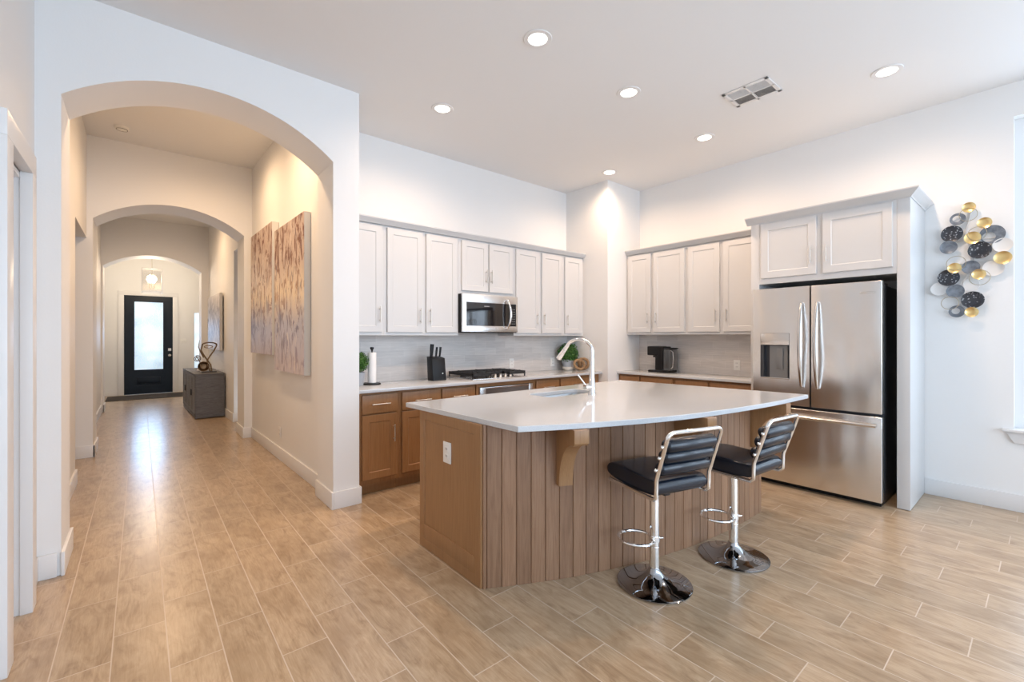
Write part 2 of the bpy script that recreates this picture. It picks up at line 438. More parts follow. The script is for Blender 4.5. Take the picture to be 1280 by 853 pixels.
# wall between the hall and the kitchen, hall right wall with a doorway beyond the second arch
struct(B().poly([(1.225, AY1), (1.375, AY1), (1.375, 4.48), (1.30, 4.48), (1.30, 6.9), (hx(1.225, 6.9), 6.9)], 0, 3.75), 'wall_hall_right', 'wall')
b = B(); b.poly([(hx(1.235, 8.3), 8.3), (1.45, 8.3), (1.45, 10.85), (hx(1.20, 10.85), 10.85)], 0, 3.75)
b.poly([(hx(1.235, 7.42), 7.42), (1.45, 7.42), (1.45, 8.3), (hx(1.235, 8.3), 8.3)], 2.72, 3.75)
b.box(2.2, 2.3, 7.3, 8.5, 0, 2.9); b.box(1.3, 2.2, 7.32, 7.42, 0, 2.9); b.box(1.45, 2.2, 8.3, 8.4, 0, 2.9); b.box(1.3, 2.3, 7.3, 8.5, 2.75, 2.85)
struct(b, 'wall_hall_far_right', 'wall')
# hall left wall with an opening before the second arch
b = B(); b.box(-.65, -.46, AY1, 5.75, 0, 3.75); b.box(-.65, -.46, 5.75, 6.9, 2.47, 3.75)
b.box(-1.75, -.65, 6.9, 7.0, 0, 2.9); b.box(-1.75, -.65, 5.65, 5.75, 0, 2.9); b.box(-1.85, -1.75, 5.65, 7.0, 0, 2.9); b.box(-1.85, -.65, 5.65, 7.0, 2.47, 2.57)
struct(b, 'wall_hall_left', 'wall')
struct(B().box(-.70, -.54, 7.42, 10.85, 0, 3.75), 'wall_hall_far_left', 'wall')
struct(B().box(-1.0, 1.45, AY1, 6.9, 3.63, 3.75), 'ceiling_hall', 'ceil')
struct(B().box(-1.0, 1.45, 7.42, 10.85, 3.56, 3.75), 'ceiling_hall_far', 'ceil')
struct(B().box(-1.0, 1.45, 11.3, 13.7, 3.6, 3.75), 'ceiling_foyer', 'ceil')
b = B(); b.box(-.95, -.80, 11.3, 13.9, 0, 3.75); struct(b, 'wall_foyer_left', 'wall')
b = B(); b.box(1.25, 1.40, 11.3, 13.9, 0, 3.75); struct(b, 'wall_foyer_right', 'wall')
DX0, DX1, DZ = -.285, .615, 2.325
b = B(); b.box(-.95, DX0, 13.7, 13.9, 0, 3.75); b.box(DX1, 1.03, 13.7, 13.9, 0, 3.75); b.box(1.03, 1.17, 13.7, 13.9, 1.97, 3.75)
b.box(1.03, 1.17, 13.7, 13.9, 0, .45); b.box(1.17, 1.4, 13.7, 13.9, 0, 3.75); b.box(DX0, DX1, 13.7, 13.9, DZ, 3.75)
struct(b, 'wall_front', 'wall')
# left wall of the kitchen side with a cased doorway
LX = -.45
b = B(); b.box(LX - .2, LX, 3.30, AY0, 0, CZ); b.box(LX - .2, LX, 2.72, 3.30, 2.16, CZ); b.box(LX - .2, LX, BY, 2.72, 0, CZ)
struct(b, 'wall_left', 'wall')
b = B(); b.box(-1.6, -1.5, 1.9, 3.9, 0, 2.6); b.box(-1.6, LX - .2, 3.75, 3.85, 0, 2.6); b.box(-1.6, LX - .2, 1.9, 2.0, 0, 2.6); b.box(-1.6, LX - .2, 1.9, 3.85, 2.5, 2.6)
struct(b, 'wall_closet', 'wall')
b = B(); c_ = .045
b.box(LX, LX + c_, 3.20, 3.30, 0, 2.165, .003); b.box(LX, LX + c_, 2.65, 2.765, 0, 2.165, .003); b.box(LX, LX + c_, 2.65, 3.30, 2.165, 2.27, .003)
b.box(LX - .2, LX, 3.21, 3.30, 0, 2.16); b.box(LX - .2, LX, 2.72, 2.745, 0, 2.16); b.box(LX - .2, LX, 2.745, 3.21, 2.135, 2.165)
struct(b, 'trim_doorway_left', 'trim')

d2 = struct(B(lambda p: (LX - .06 + p[2], p[0], p[1])).shaker(2.748, 3.207, .004, 2.133, -.035, 0, .10, .008), 'door_2', 'trim')
b = B(); b.cyl((LX - .06, 2.80, .92), (LX - .02, 2.80, .92), .012); b.sph((LX - .012, 2.80, .92), .026); b.obj('door_knob', 'nickel', d2)

# baseboards
def base(name, segs, h=.135, th=.016):
    b = B()
    for (xa, ya), (xb, yb), side in segs:
        d = Vector((xb - xa, yb - ya)).normalized(); n = Vector((-d.y, d.x)) * side * th
        b.poly([(xa, ya), (xb, yb), (xb + n.x, yb + n.y), (xa + n.x, ya + n.y)], 0, h, 'z', .003)
    return struct(b, name, 'trim')
base('baseboard_right', [((RX, .684), (RX, BY), -1)])
base('baseboard_rear', [((LX, BY), (RX, BY), 1)])
base('baseboard_arch', [((-.361, AY0), (LX, AY0), 1), ((-.345, AY0 - .016), (-.345, AY1 + .016), -1), ((1.168, AY0 - .016), (1.168, AY1 + .016), 1), ((1.168, AY0), (1.391, AY0), -1), ((1.375, AY0), (1.375, 3.68), -1)])
base('baseboard_hall_right', [((1.225, AY1 + .016), (hx(1.225, 6.9), 6.9), 1)])
base('baseboard_hall_arch', [((-.60, 6.9), (-.392, 6.9), -1), ((-.408, 6.884), (-.408, 7.44), -1), ((1.072, 6.884), (1.072, 7.44), 1), ((1.072, 6.9), (1.165, 6.9), -1)])
base('baseboard_hall_far_right', [((hx(1.235, 8.3), 8.284), (hx(1.20, 10.85), 10.85), 1), ((hx(1.235, 8.3) - .016, 8.3), (1.45, 8.3), -1)])
base('baseboard_hall_left', [((-.46, AY1 + .016), (-.46, 5.75), -1)])
base('baseboard_hall_far_left', [((-.54, 7.43), (-.54, 10.85), -1)])
base('baseboard_foyer_arch', [((-.54, 10.85), (-.496, 10.85), -1), ((-.512, 10.834), (-.512, 11.32), -1), ((.945, 10.834), (.945, 11.32), 1), ((.945, 10.85), (1.06, 10.85), -1)])
base('baseboard_front', [((-.80, 13.7), (-.40, 13.7), -1), ((.73, 13.7), (1.25, 13.7), -1)])
base('baseboard_left', [((LX, 3.60), (LX, 3.30), 1), ((LX, 2.65), (LX, BY), 1)])

# windows
def window(n, x, y0, y1, z0, z1, right=True):
    T = (lambda p: (x + p[2], p[0], p[1])) if right else (lambda p: (p[0], x - p[2], p[1]))
    b = B(T); f = .05
    b.box(y0 + f, y1 - f, z0, z0 + f, .10, .15); b.box(y0 + f, y1 - f, z1 - f, z1, .10, .15); b.box(y0, y0 + f, z0, z1, .10, .15); b.box(y1 - f, y1, z0, z1, .10, .15)
    zm = (z0 + z1) / 2; b.box(y0 + f, y1 - f, zm - .025, zm + .025, .105, .145)
    w = struct(b, 'window_%d' % n, 'trim')
    g = B(T).box(y0 + f, y1 - f, z0 + f, z1 - f, .122, .128).obj('window_pane', 'glass', w)
    return w
window(1, RX, -1.7, .17, wz0, wz1); window(2, RX, -3.8, -2.0, wz0, wz1)
window(3, BY, -.1, 1.9, .4, 3.0, False); window(4, BY, 2.4, 4.4, .4, 3.0, False)
b = B(); b.box(RX - .045, RX + .1, -1.76, .23, .617, .637, .003)
b.poly([(.213, .617), (-1.745, .617), (-1.70, .53), (.168, .53)], RX - .02, RX, 'x', .002)
struct(b, 'trim_window_sill', 'trim')

# front door
def door_slab():
    b = B(); y0, y1 = 13.70, 13.745; gx0, gx1, gz0, gz1 = -.10, .43, .578, 2.18
    b.box(DX0, gx0, y0, y1, .004, DZ); b.box(gx1, DX1, y0, y1, .004, DZ); b.box(gx0, gx1, y0, y1, gz1, DZ)
    b.box(gx0, gx1, y0, y1, .44, gz0); b.box(gx0, gx1, y0, y1, .004, .2)
    b.box(gx0, gx1, y0 + .012, y1, .2, .44); b.box(gx0 + .05, gx1 - .05, y0 + .004, y1, .245, .395, .006)
    return b
d = struct(door_slab(), 'door_1', 'door_paint'); d['label'] = 'navy front door with tall textured glass at the end of the hallway'
B().box(-.10, .43, 13.715, 13.725, .578, 2.18).obj('door_glass', 'rain', d)['label'] = 'pale blue textured glass lite'
b = B(); b.box(.525, .585, 13.688, 13.70, 1.01, 1.075, .003); b.cyl((.555, 13.69, 1.042), (.555, 13.67, 1.042), .02); b.obj('deadbolt', 'nickel', d)
b = B(); b.cyl((.555, 13.70, .905), (.555, 13.64, .905), .014); b.lathe([(0, 0), (.03, 0), (.03, .01), (0, .012)], (.555, 13.692, .905), axis='y'); b.sph((.555, 13.635, .905), .028); b.obj('door_knob', 'nickel', d)
b = B(); w_ = .105
for x0, x1 in ((DX0 - w_, DX0), (DX1, DX1 + w_)): b.box(x0, x1, 13.675, 13.70, 0, DZ, .003)
b.box(DX0 - w_, DX1 + w_, 13.675, 13.70, DZ, DZ + .105, .003)
struct(b, 'trim_front_door', 'trim')
w = struct(B().box(1.03, 1.045, 13.69, 13.74, .45, 1.97).box(1.155, 1.17, 13.69, 13.74, .45, 1.97).box(1.03, 1.17, 13.69, 13.74, 1.955, 1.97).box(1.03, 1.17, 13.69, 13.74, .45, .465), 'window_5', 'trim')
B().box(1.045, 1.155, 13.72, 13.73, .465, 1.955).obj('window_pane', 'rain', w)

# backsplash
tag(B().box(1.376, 4.544, 4.268, 4.2795, .914, 1.40).obj('backsplash', 'splash_back'), 'grey linear stone tile backsplash behind the cooktop', 'backsplash')
tag(B().box(RX - .012, RX - .0005, 1.8645, 3.564, .914, 1.40).obj('backsplash', 'splash_right'), 'beige linear tile backsplash behind the coffee maker', 'backsplash')

# ================================================================== CABINETS
def pull(T, parent, u0, v0, u1, v1, w, name='handle', r=.0055, m='nickel'):
    """bar pull from (u0,v0) to (u1,v1) standing off the face at w"""
    b = B(T); du, dv = u1 - u0, v1 - v0; so = .03
    b.cyl((u0, v0, w + so), (u1, v1, w + so), r, seg=12)
    for k in (.15, .85): b.cyl((u0 + du * k, v0 + dv * k, w), (u0 + du * k, v0 + dv * k, w + so), r * .8, seg=10)
    return b.obj(name, m, parent)
UF = 3.955
def upper(T, loc, face, wall, u0, u1, z0, z1, doors, label, group, m='cab', hz=(1.49, 1.64)):
    t = thing('upper_cabinet', label, 'cabinet', loc, group)
    B(T).box(u0, u1, z0, z1, -(wall), -.02).obj('body', m, t)
    for d0, d1, dz0, dz1, hu in doors:
        dr = B(T).shaker(d0, d1, dz0, dz1, -.019, 0).obj('door', m, t)
        if hu is not None: pull(T, dr, hu, hz[0], hu, hz[1], 0)
    return t
T = TB(UF); WD = 4.2675 - UF; G1 = 'white upper cabinets on the back wall'
upper(T, (1.378, 4.27, 1.372), UF, WD, 1.378, 1.752, 1.372, 2.401, [(1.40, 1.727, 1.402, 2.385, 1.702)], 'white single-door upper cabinet beside the arch wall above the paper towel', G1)
upper(T, (1.754, 4.27, 1.372), UF, WD, 1.753, 2.574, 1.372, 2.401, [(1.78, 2.150, 1.402, 2.383, 2.118), (2.188, 2.552, 1.402, 2.383, 2.226)], 'white double-door upper cabinet left of the microwave above the knife block', G1)
upper(T, (2.576, 4.27, 1.815), UF, WD, 2.575, 3.334, 1.815, 2.401, [(2.610, 2.952, 1.85, 2.381, 2.926), (2.972, 3.312, 1.85, 2.381, 2.992)], 'short white double-door cabinet above the microwave', G1, hz=(1.945, 2.093))
upper(T, (3.336, 4.27, 1.372), UF, WD, 3.335, 4.148, 1.372, 2.401, [(3.362, 3.728, 1.402, 2.381, 3.692), (3.775, 4.128, 1.402, 2.381, 3.808)], 'white double-door upper cabinet right of the microwave', G1, hz=(1.50, 1.64))
upper(T, (4.150, 4.27, 1.372), UF, WD, 4.149, 4.544, 1.372, 2.401, [(4.182, 4.505, 1.402, 2.381, 4.215)], 'white single-door upper cabinet in the corner above the potted shrub', G1, hz=(1.50, 1.64))
def crown(pts_fn, a, b_, z0, z1, T, name='crown_molding', label='', proj=.045, wall=.3):
    prof = [(0, z0), (.008, z0), (.012, z0 + .012), (.02, z0 + .02), (proj - .008, z1 - .018), (proj, z1 - .012), (proj, z1), (-.02, z1), (-.02, z0)]
    return prof
def strip(T, u0, u1, prof):
    """profile (w, v) extruded along u"""
    b = B(T); t = bmesh.new()
    a = [t.verts.new((u0, v, w)) for w, v in prof]; c = [t.verts.new((u1, v, w)) for w, v in prof]
    t.faces.new(a); t.faces.new(c[::-1]); n = len(prof)
    for i in range(n): t.faces.new((a[i], a[(i + 1) % n], c[(i + 1) % n], c[i]))
    b._add(t); return b
def cp(z0, z1, proj, back=.02):
    return [(-back, z0), (.006, z0), (.010, z0 + .010), (.016, z0 + .014), (proj - .008, z1 - .018), (proj - .002, z1 - .013), (proj, z1 - .010), (proj, z1), (-back, z1)]
tag(strip(T, 1.377, 4.5435, cp(2.402, 2.455, .035, .16)).obj('crown_molding', 'cab'), 'white crown molding along the top of the back wall upper cabinets', 'molding')
T = TR(4.93); G2 = 'white upper cabinets on the right wall'
WD2 = RX - .0125 - 4.93
upper(T, (5.2, 2.72, 1.385), 4.93, WD2, 2.720, 3.562, 1.385, 2.426, [(3.200, 3.535, 1.415, 2.405, 3.240), (2.745, 3.160, 1.415, 2.405, 3.122)], 'white double-door upper cabinet above the coffee maker', G2, hz=(1.525, 1.665))
upper(T, (5.2, 1.87, 1.385), 4.93, WD2, 1.868, 2.719, 1.385, 2.426, [(2.330, 2.700, 1.415, 2.405, 2.368), (1.895, 2.290, 1.415, 2.405, 2.248)], 'white double-door upper cabinet beside the refrigerator surround', G2, hz=(1.525, 1.665))
tag(strip(T, 1.868, 3.563, cp(2.427, 2.483, .035, .16)).obj('crown_molding', 'cab'), 'white crown molding on the upper cabinets left of the refrigerator', 'molding')

# refrigerator surround: two panels and the deep cabinet over the refrigerator
FX = 4.60
t = thing('refrigerator_cabinet', 'tall white cabinet surround enclosing the steel refrigerator', 'cabinet', (FX, 1.27, 0))
B().box(FX, RX - .002, .685, .765, .004, 2.47, .002).obj('side_panel', 'cab', t)
B().box(FX, RX - .002, 1.787, 1.863, .004, 2.47, .002).obj('side_panel', 'cab', t)
T = TR(FX)
B(T).box(.766, 1.786, 1.862, 2.47, -.63, 0).obj('body', 'cab', t)
for d0, d1, hu in ((1.31, 1.765, 1.350), (.79, 1.262, 1.232)):
    dr = B(T).shaker(d0, d1, 1.915, 2.43, 0, .019, .062).obj('door', 'cab', t); pull(T, dr, hu, 2.010, hu, 2.163, .019)
# crown mitred round the right corner
prof = cp(2.448, 2.512, .058, .015); tb = bmesh.new(); rings = []
for k, (px, py, dx, dy) in enumerate(((FX, 1.90, -1, 0), (FX, .685, -1, -1), (RX - .002, .685, 0, -1))):
    rings.append([tb.verts.new((px + dx * w_, py + dy * w_, z_)) for w_, z_ in prof])
for r0, r1 in zip(rings, rings[1:]):
    for i in range(len(prof)): tb.faces.new((r0[i], r0[(i + 1) % len(prof)], r1[(i + 1) % len(prof)], r1[i]))
tb.faces.new(rings[0]); tb.faces.new(rings[-1][::-1]); bmesh.ops.recalc_face_normals(tb, faces=tb.faces[:])
b = B(); b._add(tb); b.box(FX, RX - .002, .685, 1.863, 2.47, 2.50); b.obj('crown', 'cab', t)

# base cabinets, back wall
BF = 3.69
def base_cab(T, loc, u0, u1, depth, fronts, label, group, top=.884, m='maple'):
    t = thing('base_cabinet', label, 'cabinet', loc, group)
    B(T).box(u0, u1, .10, top, -depth, -.02).obj('body', m, t)
    B(T).box(u0, u1, .001, .10, -depth, -.085).obj('toe_kick', 'maple_side', t)
    for kind, a, b_, z0, z1, hd in fronts:
        if kind == 'drawer':
            o = B(T).box(a, b_, z0, z1, -.019, 0, .004).obj('drawer', m, t)
            mid = (a + b_) / 2; pull(T, o, mid - .082, (z0 + z1) / 2, mid + .082, (z0 + z1) / 2, 0)
        else:
            o = B(T).shaker(a, b_, z0, z1, -.019, 0, .06).obj('door', m, t)
            if hd is not None: pull(T, o, hd, z1 - .245, hd, z1 - .095, 0)
    return t
T = TB(BF); D = 4.266 - BF; G3 = 'brown base cabinets along the back wall'
base_cab(T, (1.378, 4.2, 0), 1.378, 1.774, D, [('drawer', 1.436, 1.752, .702, .860, 0), ('door', 1.436, 1.748, .140, .688, 1.716)], 'brown wooden base cabinet next to the arch wall, one drawer over one door', G3)
base_cab(T, (1.776, 4.2, 0), 1.775, 2.606, D, [('drawer', 1.800, 2.195, .702, .860, 0), ('drawer', 2.212, 2.592, .702, .860, 0), ('door', 1.800, 2.195, .140, .688, 2.16), ('door', 2.212, 2.592, .140, .688, 2.25)], 'brown wooden two-drawer base cabinet left of the oven under the knife block', G3)
base_cab(T, (3.404, 4.2, 0), 3.404, 4.543, D, [('drawer', 3.432, 3.792, .702, .860, 0), ('drawer', 3.825, 4.41, .702, .860, 0), ('door', 3.432, 3.792, .140, .688, 3.76), ('door', 3.825, 4.41, .140, .688, 3.86)], 'brown wooden base cabinet right of the oven under the potted shrub', G3)
# cabinet housing the oven
t = thing('oven_cabinet', 'brown wooden cabinet housing the built-in oven under the cooktop', 'cabinet', (2.608, 4.2, 0))
b = B(T); b.box(2.607, 2.640, .10, .884, -D, -.002); b.box(3.370, 3.403, .10, .884, -D, -.002); b.box(2.640, 3.370, .845, .884, -D, -.002); b.box(2.640, 3.370, .10, .20, -D, -.002)
b.obj('body', 'maple', t); B(T).box(2.607, 3.403, .001, .10, -D, -.085).obj('toe_kick', 'maple_side', t)
t = thing('oven', 'built-in black glass oven with steel trim below the cooktop', 'oven', (3.0, 3.95, .2))
B(T).box(2.645, 3.365, .205, .84, -.50, 0).obj('case', 'dark_case', t)
b = B(T); b.box(2.642, 2.715, .205, .84, 0, .016, .002); b.box(3.305, 3.368, .205, .84, 0, .016, .002); b.box(2.715, 3.305, .822, .84, 0, .016, .002); b.box(2.715, 3.305, .205, .235, 0, .016, .002); b.obj('trim_frame', 'steel', t)
B(T).box(2.717, 3.303, .237, .820, .001, .012).obj('door_glass', 'black_glass', t)
b = B(T); b.cyl((2.78, .70, .055), (3.24, .70, .055), .009); b.cyl((2.80, .70, .01), (2.80, .70, .055), .007); b.cyl((3.22, .70, .01), (3.22, .70, .055), .007); b.obj('handle', 'steel_handle', t)
M['oven_trim'] = mat('oven_trim', (.30, .27, .25), .35, 1)
t.children[1].data.materials[0] = M['oven_trim']

tag(B().box(1.3765, 4.5435, 3.650, 4.2675, .885, .914, .003).obj('countertop', 'quartz'), 'white quartz countertop along the back wall under the cooktop', 'countertop')
# right run
CX = 4.73; T = TR(CX + .03); D2 = RX - .014 - (CX + .03); G4 = 'brown drawer base cabinets on the right wall'
base_cab(T, (CX + .1, 2.78, 0), 2.777, 3.563, D2, [('drawer', 3.25, 3.535, .702, .860, 0), ('drawer', 2.800, 3.222, .702, .860, 0), ('door', 3.25, 3.535, .14, .688, 3.29), ('door', 2.80, 3.222, .14, .688, 3.18)], 'brown wooden base cabinet in the corner below the coffee maker', G4)
base_cab(T, (CX + .1, 1.866, 0), 1.866, 2.776, D2, [('drawer', 2.380, 2.758, .702, .860, 0), ('drawer', 1.915, 2.350, .702, .860, 0), ('door', 2.38, 2.758, .14, .688, 2.42), ('door', 1.915, 2.35, .14, .688, 2.31)], 'brown wooden base cabinet beside the refrigerator surround', G4)
tag(B().box(CX, RX - .0125, 1.8645, 3.564, .885, .914, .003).obj('countertop', 'quartz'), 'white quartz countertop on the right wall beside the refrigerator', 'countertop')

# ================================================================== ISLAND
def interp(pts, n):
    """smooth curve through a few plan points (Catmull-Rom), n samples"""
    P = [Vector(p) for p in pts]; P = [2 * P[0] - P[1]] + P + [2 * P[-1] - P[-2]]
    out = []
    m = len(P) - 3
    for i in range(n + 1):
        s_ = i / n * m; k = min(int(s_), m - 1); f = s_ - k; a, b, c, d = P[k:k + 4]
        out.append(.5 * ((2 * b) + (c - a) * f + (2 * a - 5 * b + 4 * c - d) * f * f + (3 * b - a - 3 * c + d) * f ** 3))
    return out
base_curve = [(1.412, 1.948), (1.790, 1.758), (2.10, 1.640), (2.42, 1.545), (2.84, 1.468), (3.25, 1.432), (3.70, 1.424)]
top_curve = [(1.440, 1.682), (1.80, 1.518), (2.28, 1.357), (2.76, 1.262), (3.35, 1.200), (3.95, 1.180)]
isl = thing('kitchen_island', 'brown wood kitchen island with a curved front of vertical planks', 'kitchen island', (2.5, 2.1, 0))
bc = interp(base_curve, 120)
inner = [(p.x, p.y + .012) for p in bc[::4]]
inner[0] = (1.42, 1.955); inner[-1] = (3.69, 1.44)
b = B(); lo = [(1.425, 2.633)] + [(1.425, 1.965)] + inner[1:] + [(3.69, 2.633)]
b.poly(lo, .001, .60); ring_ = lo
# upper part of the carcass leaves a well for the sink
b.poly([(1.425, 2.633), (1.425, 1.965)] + [q for q in inner[1:] if q[0] < 2.2] + [(2.2, 1.66), (2.2, 2.633)], .60, .884)
b.poly([(2.2, 2.30)] + [(2.2, 1.63)] + [q for q in inner if 2.2 < q[0] < 2.95] + [(2.95, 1.47), (2.95, 2.30)], .60, .884)
b.poly([(2.95, 2.633), (2.95, 1.465)] + [q for q in inner if q[0] > 2.95][:-1] + [(3.69, 1.45), (3.69, 2.633)], .60, .884)
b.box(2.2, 2.95, 2.615, 2.633, .60, .884)
b.obj('body', 'maple_side', isl)
# end panel facing the hallway (shaker)
Te = lambda p: (1.425 - p[2], p[0], p[1])
B(Te).shaker(1.953, 2.633, .001, .884, -.004, .018, .058, .006).obj('end_panel', 'maple_side', isl)
b = B(Te); b.box(2.011, 2.575, .059, .155, .012, .0178, .001); b.obj('end_panel_rail', 'maple_side', isl)
B(lambda p: (3.69 + p[2], p[0], p[1])).shaker(1.45, 2.633, .001, .884, 0, .014).obj('end_panel', 'maple_side', isl)
# kitchen-side doors of the island
Tk = lambda p: (p[0], 2.633 + p[2], p[1])
for a_, b_, hd in ((1.44, 1.99, 1.95), (2.01, 2.56, 2.05), (2.58, 3.10, 3.06), (3.12, 3.68, 3.16)):
    dr = B(Tk).shaker(a_, b_, .11, .865, .001, .019).obj('door', 'maple', isl); pull(Tk, dr, hd, .60, hd, .75, .019)
# planks along the curve, equal arc length, dark V-groove between
L = [0]
for p, q in zip(bc, bc[1:]): L.append(L[-1] + (q - p).length)
def at(s_):
    for i in range(len(L) - 1):
        if L[i + 1] >= s_:
            f = (s_ - L[i]) / (L[i + 1] - L[i]); return bc[i].lerp(bc[i + 1], f)
    return bc[-1]
PW = .0825; n_pl = int((L[-1] - .02) / PW)
pb = bmesh.new(); tone_l = pb.faces.layers.float.new('tone')
s_ = .004; k = 0
while s_ < L[-1] - .02:
    e_ = min(s_ + (PW if k else .022), L[-1]); a_, b_ = at(s_), at(e_)
    d = (b_ - a_).normalized(); nrm = Vector((d.y, -d.x)); g_ = .0035
    pts = [a_ - nrm * .013, a_ + nrm * -.004, a_ + d * g_ + nrm * .002, b_ - d * g_ + nrm * .002, b_ - nrm * .004, b_ - nrm * .013]
    va = [pb.verts.new((q.x, q.y, .001)) for q in pts]; vb = [pb.verts.new((q.x, q.y, .8835)) for q in pts]
    tn = random.random()
    fs = [pb.faces.new(va), pb.faces.new(vb[::-1])] + [pb.faces.new((va[i], vb[i], vb[(i + 1) % 6], va[(i + 1) % 6])) for i in range(6)]
    for f in fs: f[tone_l] = tn
    s_ = e_; k += 1
bmesh.ops.recalc_face_normals(pb, faces=pb.faces[:])
me = bpy.data.meshes.new('plank_front'); bmesh.ops.translate(pb, vec=-isl.location, verts=pb.verts); pb.to_mesh(me); pb.free(); me.materials.append(M['plank'])
o = bpy.data.objects.new('plank_front', me); COL.objects.link(o); o.parent = isl; o['label'] = 'vertical grey-brown grooved planks'
# corbels
def corbel(px_, w=.082):
    i = min(range(len(bc)), key=lambda j: abs(bc[j].x - px_)); p = bc[i]
    d = (bc[min(i + 2, 120)] - bc[max(i - 2, 0)]).normalized(); nrm = Vector((d.y, -d.x))
    def Tc(q): return (p.x + d.x * q[0] + nrm.x * (q[1] + .002), p.y + d.y * q[0] + nrm.y * (q[1] + .002), q[2])
    pr = [(0, .8835), (.245, .8835), (.245, .812), (.235, .808)]
    for j in range(15):
        a = PI / 2 * j / 14; pr.append((.04 + .19 * (1 - math.sin(a)), .535 + .265 * math.cos(a)))
    pr += [(.04, .535), (0, .535)]
    b = B(Tc); b.poly(pr, -w / 2, w / 2, 'x', .002)
    return b.obj('corbel', 'maple_side', isl, sharp=30)
for cx_ in (1.825, 2.63, 3.54): corbel(cx_)

# island worktop with a cut-out for the sink
tc = interp(top_curve, 60)
SX0, SX1, SY0, SY1 = 2.305, 2.862, 2.335, 2.585
def rrect(x0, x1, y0, y1, r, n=6):
    out = []
    for cx_, cy_, a0 in ((x1 - r, y1 - r, 0), (x0 + r, y1 - r, PI / 2), (x0 + r, y0 + r, PI), (x1 - r, y0 + r, 1.5 * PI)):
        for i in range(n + 1): a = a0 + PI / 2 * i / n; out.append((cx_ + r * math.cos(a), cy_ + r * math.sin(a)))
    return out
outer = [(1.378, 2.775)] + [(p.x, p.y) for p in tc] + [(3.79, 2.815)]
bm = bmesh.new(); hole = rrect(SX0, SX1, SY0, SY1, .045)
def slab_with_hole(bm, outer, hole, z0, z1):
    loops = {}
    for z in (z0, z1):
        vo = [bm.verts.new((x, y, z)) for x, y in outer]; vh = [bm.verts.new((x, y, z)) for x, y in hole]
        eo = [bm.edges.new((vo[i], vo[(i + 1) % len(vo)])) for i in range(len(vo))]
        eh = [bm.edges.new((vh[i], vh[(i + 1) % len(vh)])) for i in range(len(vh))]
        bmesh.ops.triangle_fill(bm, edges=eo + eh, use_beauty=True, use_dissolve=False)
        loops[z] = (vo, vh)
    for k in (0, 1):
        a, b = loops[z0][k], loops[z1][k]
        for i in range(len(a)): bm.faces.new((a[i], a[(i + 1) % len(a)], b[(i + 1) % len(b)], b[i]))
    bmesh.ops.recalc_face_normals(bm, faces=bm.faces[:])
slab_with_hole(bm, outer, hole, .884, .914)
b = B(); b.bm.free(); b.bm = bm
o = b.obj('island_countertop', 'quartz'); tag(o, 'white quartz island countertop with a curved overhanging front edge', 'countertop')
bv = o.modifiers.new('edge', 'BEVEL'); bv.width = .003; bv.segments = 2; bv.limit_method = 'ANGLE'; bv.angle_limit = math.radians(60)

# sink
sk = thing('sink', 'undermount stainless steel sink set into the island countertop', 'sink', (2.58, 2.46, .67))
b = B(); t_ = bmesh.new()
levels = [(0.004, .8835, -.022), (.004, .8835, 0), (0, .88, .002), (-.002, .72, .012), (-.01, .69, .03), (-.03, .685, .05)]
rings = []
for _, z, ins in levels:
    rings.append([t_.verts.new((x, y, z)) for x, y in rrect(SX0 - .006 + ins, SX1 + .006 - ins, SY0 - .006 + ins, SY1 + .006 - ins, .05)])
for a, c in zip(rings, rings[1:]):
    for i in range(len(a)): t_.faces.new((a[i], a[(i + 1) % len(a)], c[(i + 1) % len(a)], c[i]))
t_.faces.new(rings[-1]); b._add(t_); o = b.obj('basin', 'sink_steel', sk)
so = o.modifiers.new('wall', 'SOLIDIFY'); so.thickness = .002; so.offset = -1
b = B(); b.lathe([(0, .688), (.02, .688), (.022, .69), (.042, .691), (.043, .687)], (2.58, 2.46, 0)); b.obj('drain', 'chrome', sk)

# faucet
fx, fy, fz = 2.655, 2.232, .914
fc = thing('faucet', 'chrome gooseneck faucet with side lever behind the sink on the island', 'faucet', (fx, fy, fz))
b = B(); b.lathe([(0, 0), (.029, 0), (.029, .006), (.025, .012), (.0235, .10), (.018, .20), (.0165, .33), (.0165, .35), (0, .35)], (fx, fy, fz), 28); b.obj('body', 'chrome', fc)
b = B(); pts = []
r_ = .108
for i in range(19):
    a = PI * i / 18 * .90
    pts.append((fx - .25 * (r_ - r_ * math.cos(a)), fy + (r_ - r_ * math.cos(a)), fz + .345 + r_ * .72 * math.sin(a)))
b.tube([(fx, fy, fz + .33)] + pts, .0135, 14); b.obj('spout', 'chrome', fc)
e = Vector(pts[-1]); e0 = Vector(pts[-2]); d = (e - e0).normalized(); d = (d + Vector((-.05, .14, 0))).normalized()
b = B(); b.cyl(e - d * .01, e + d * .035, .0145, .0165); b.cyl(e + d * .036, e + d * .125, .0165, .0225); b.obj('spray_head', 'chrome', fc)
b = B(); b.cyl((fx, fy, fz + .062), (fx - .062, fy + .01, fz + .062), .019); b.cyl((fx - .062, fy + .01, fz + .062), (fx - .068, fy + .011, fz + .062), .0205); b.obj('lever_hub', 'chrome', fc)
b = B(); b.tube([(fx - .055, fy + .01, fz + .07), (fx - .085, fy + .02, fz + .11), (fx - .125, fy + .03, fz + .158)], [.006, .0058, .005], 10); b.obj('lever', 'chrome', fc)

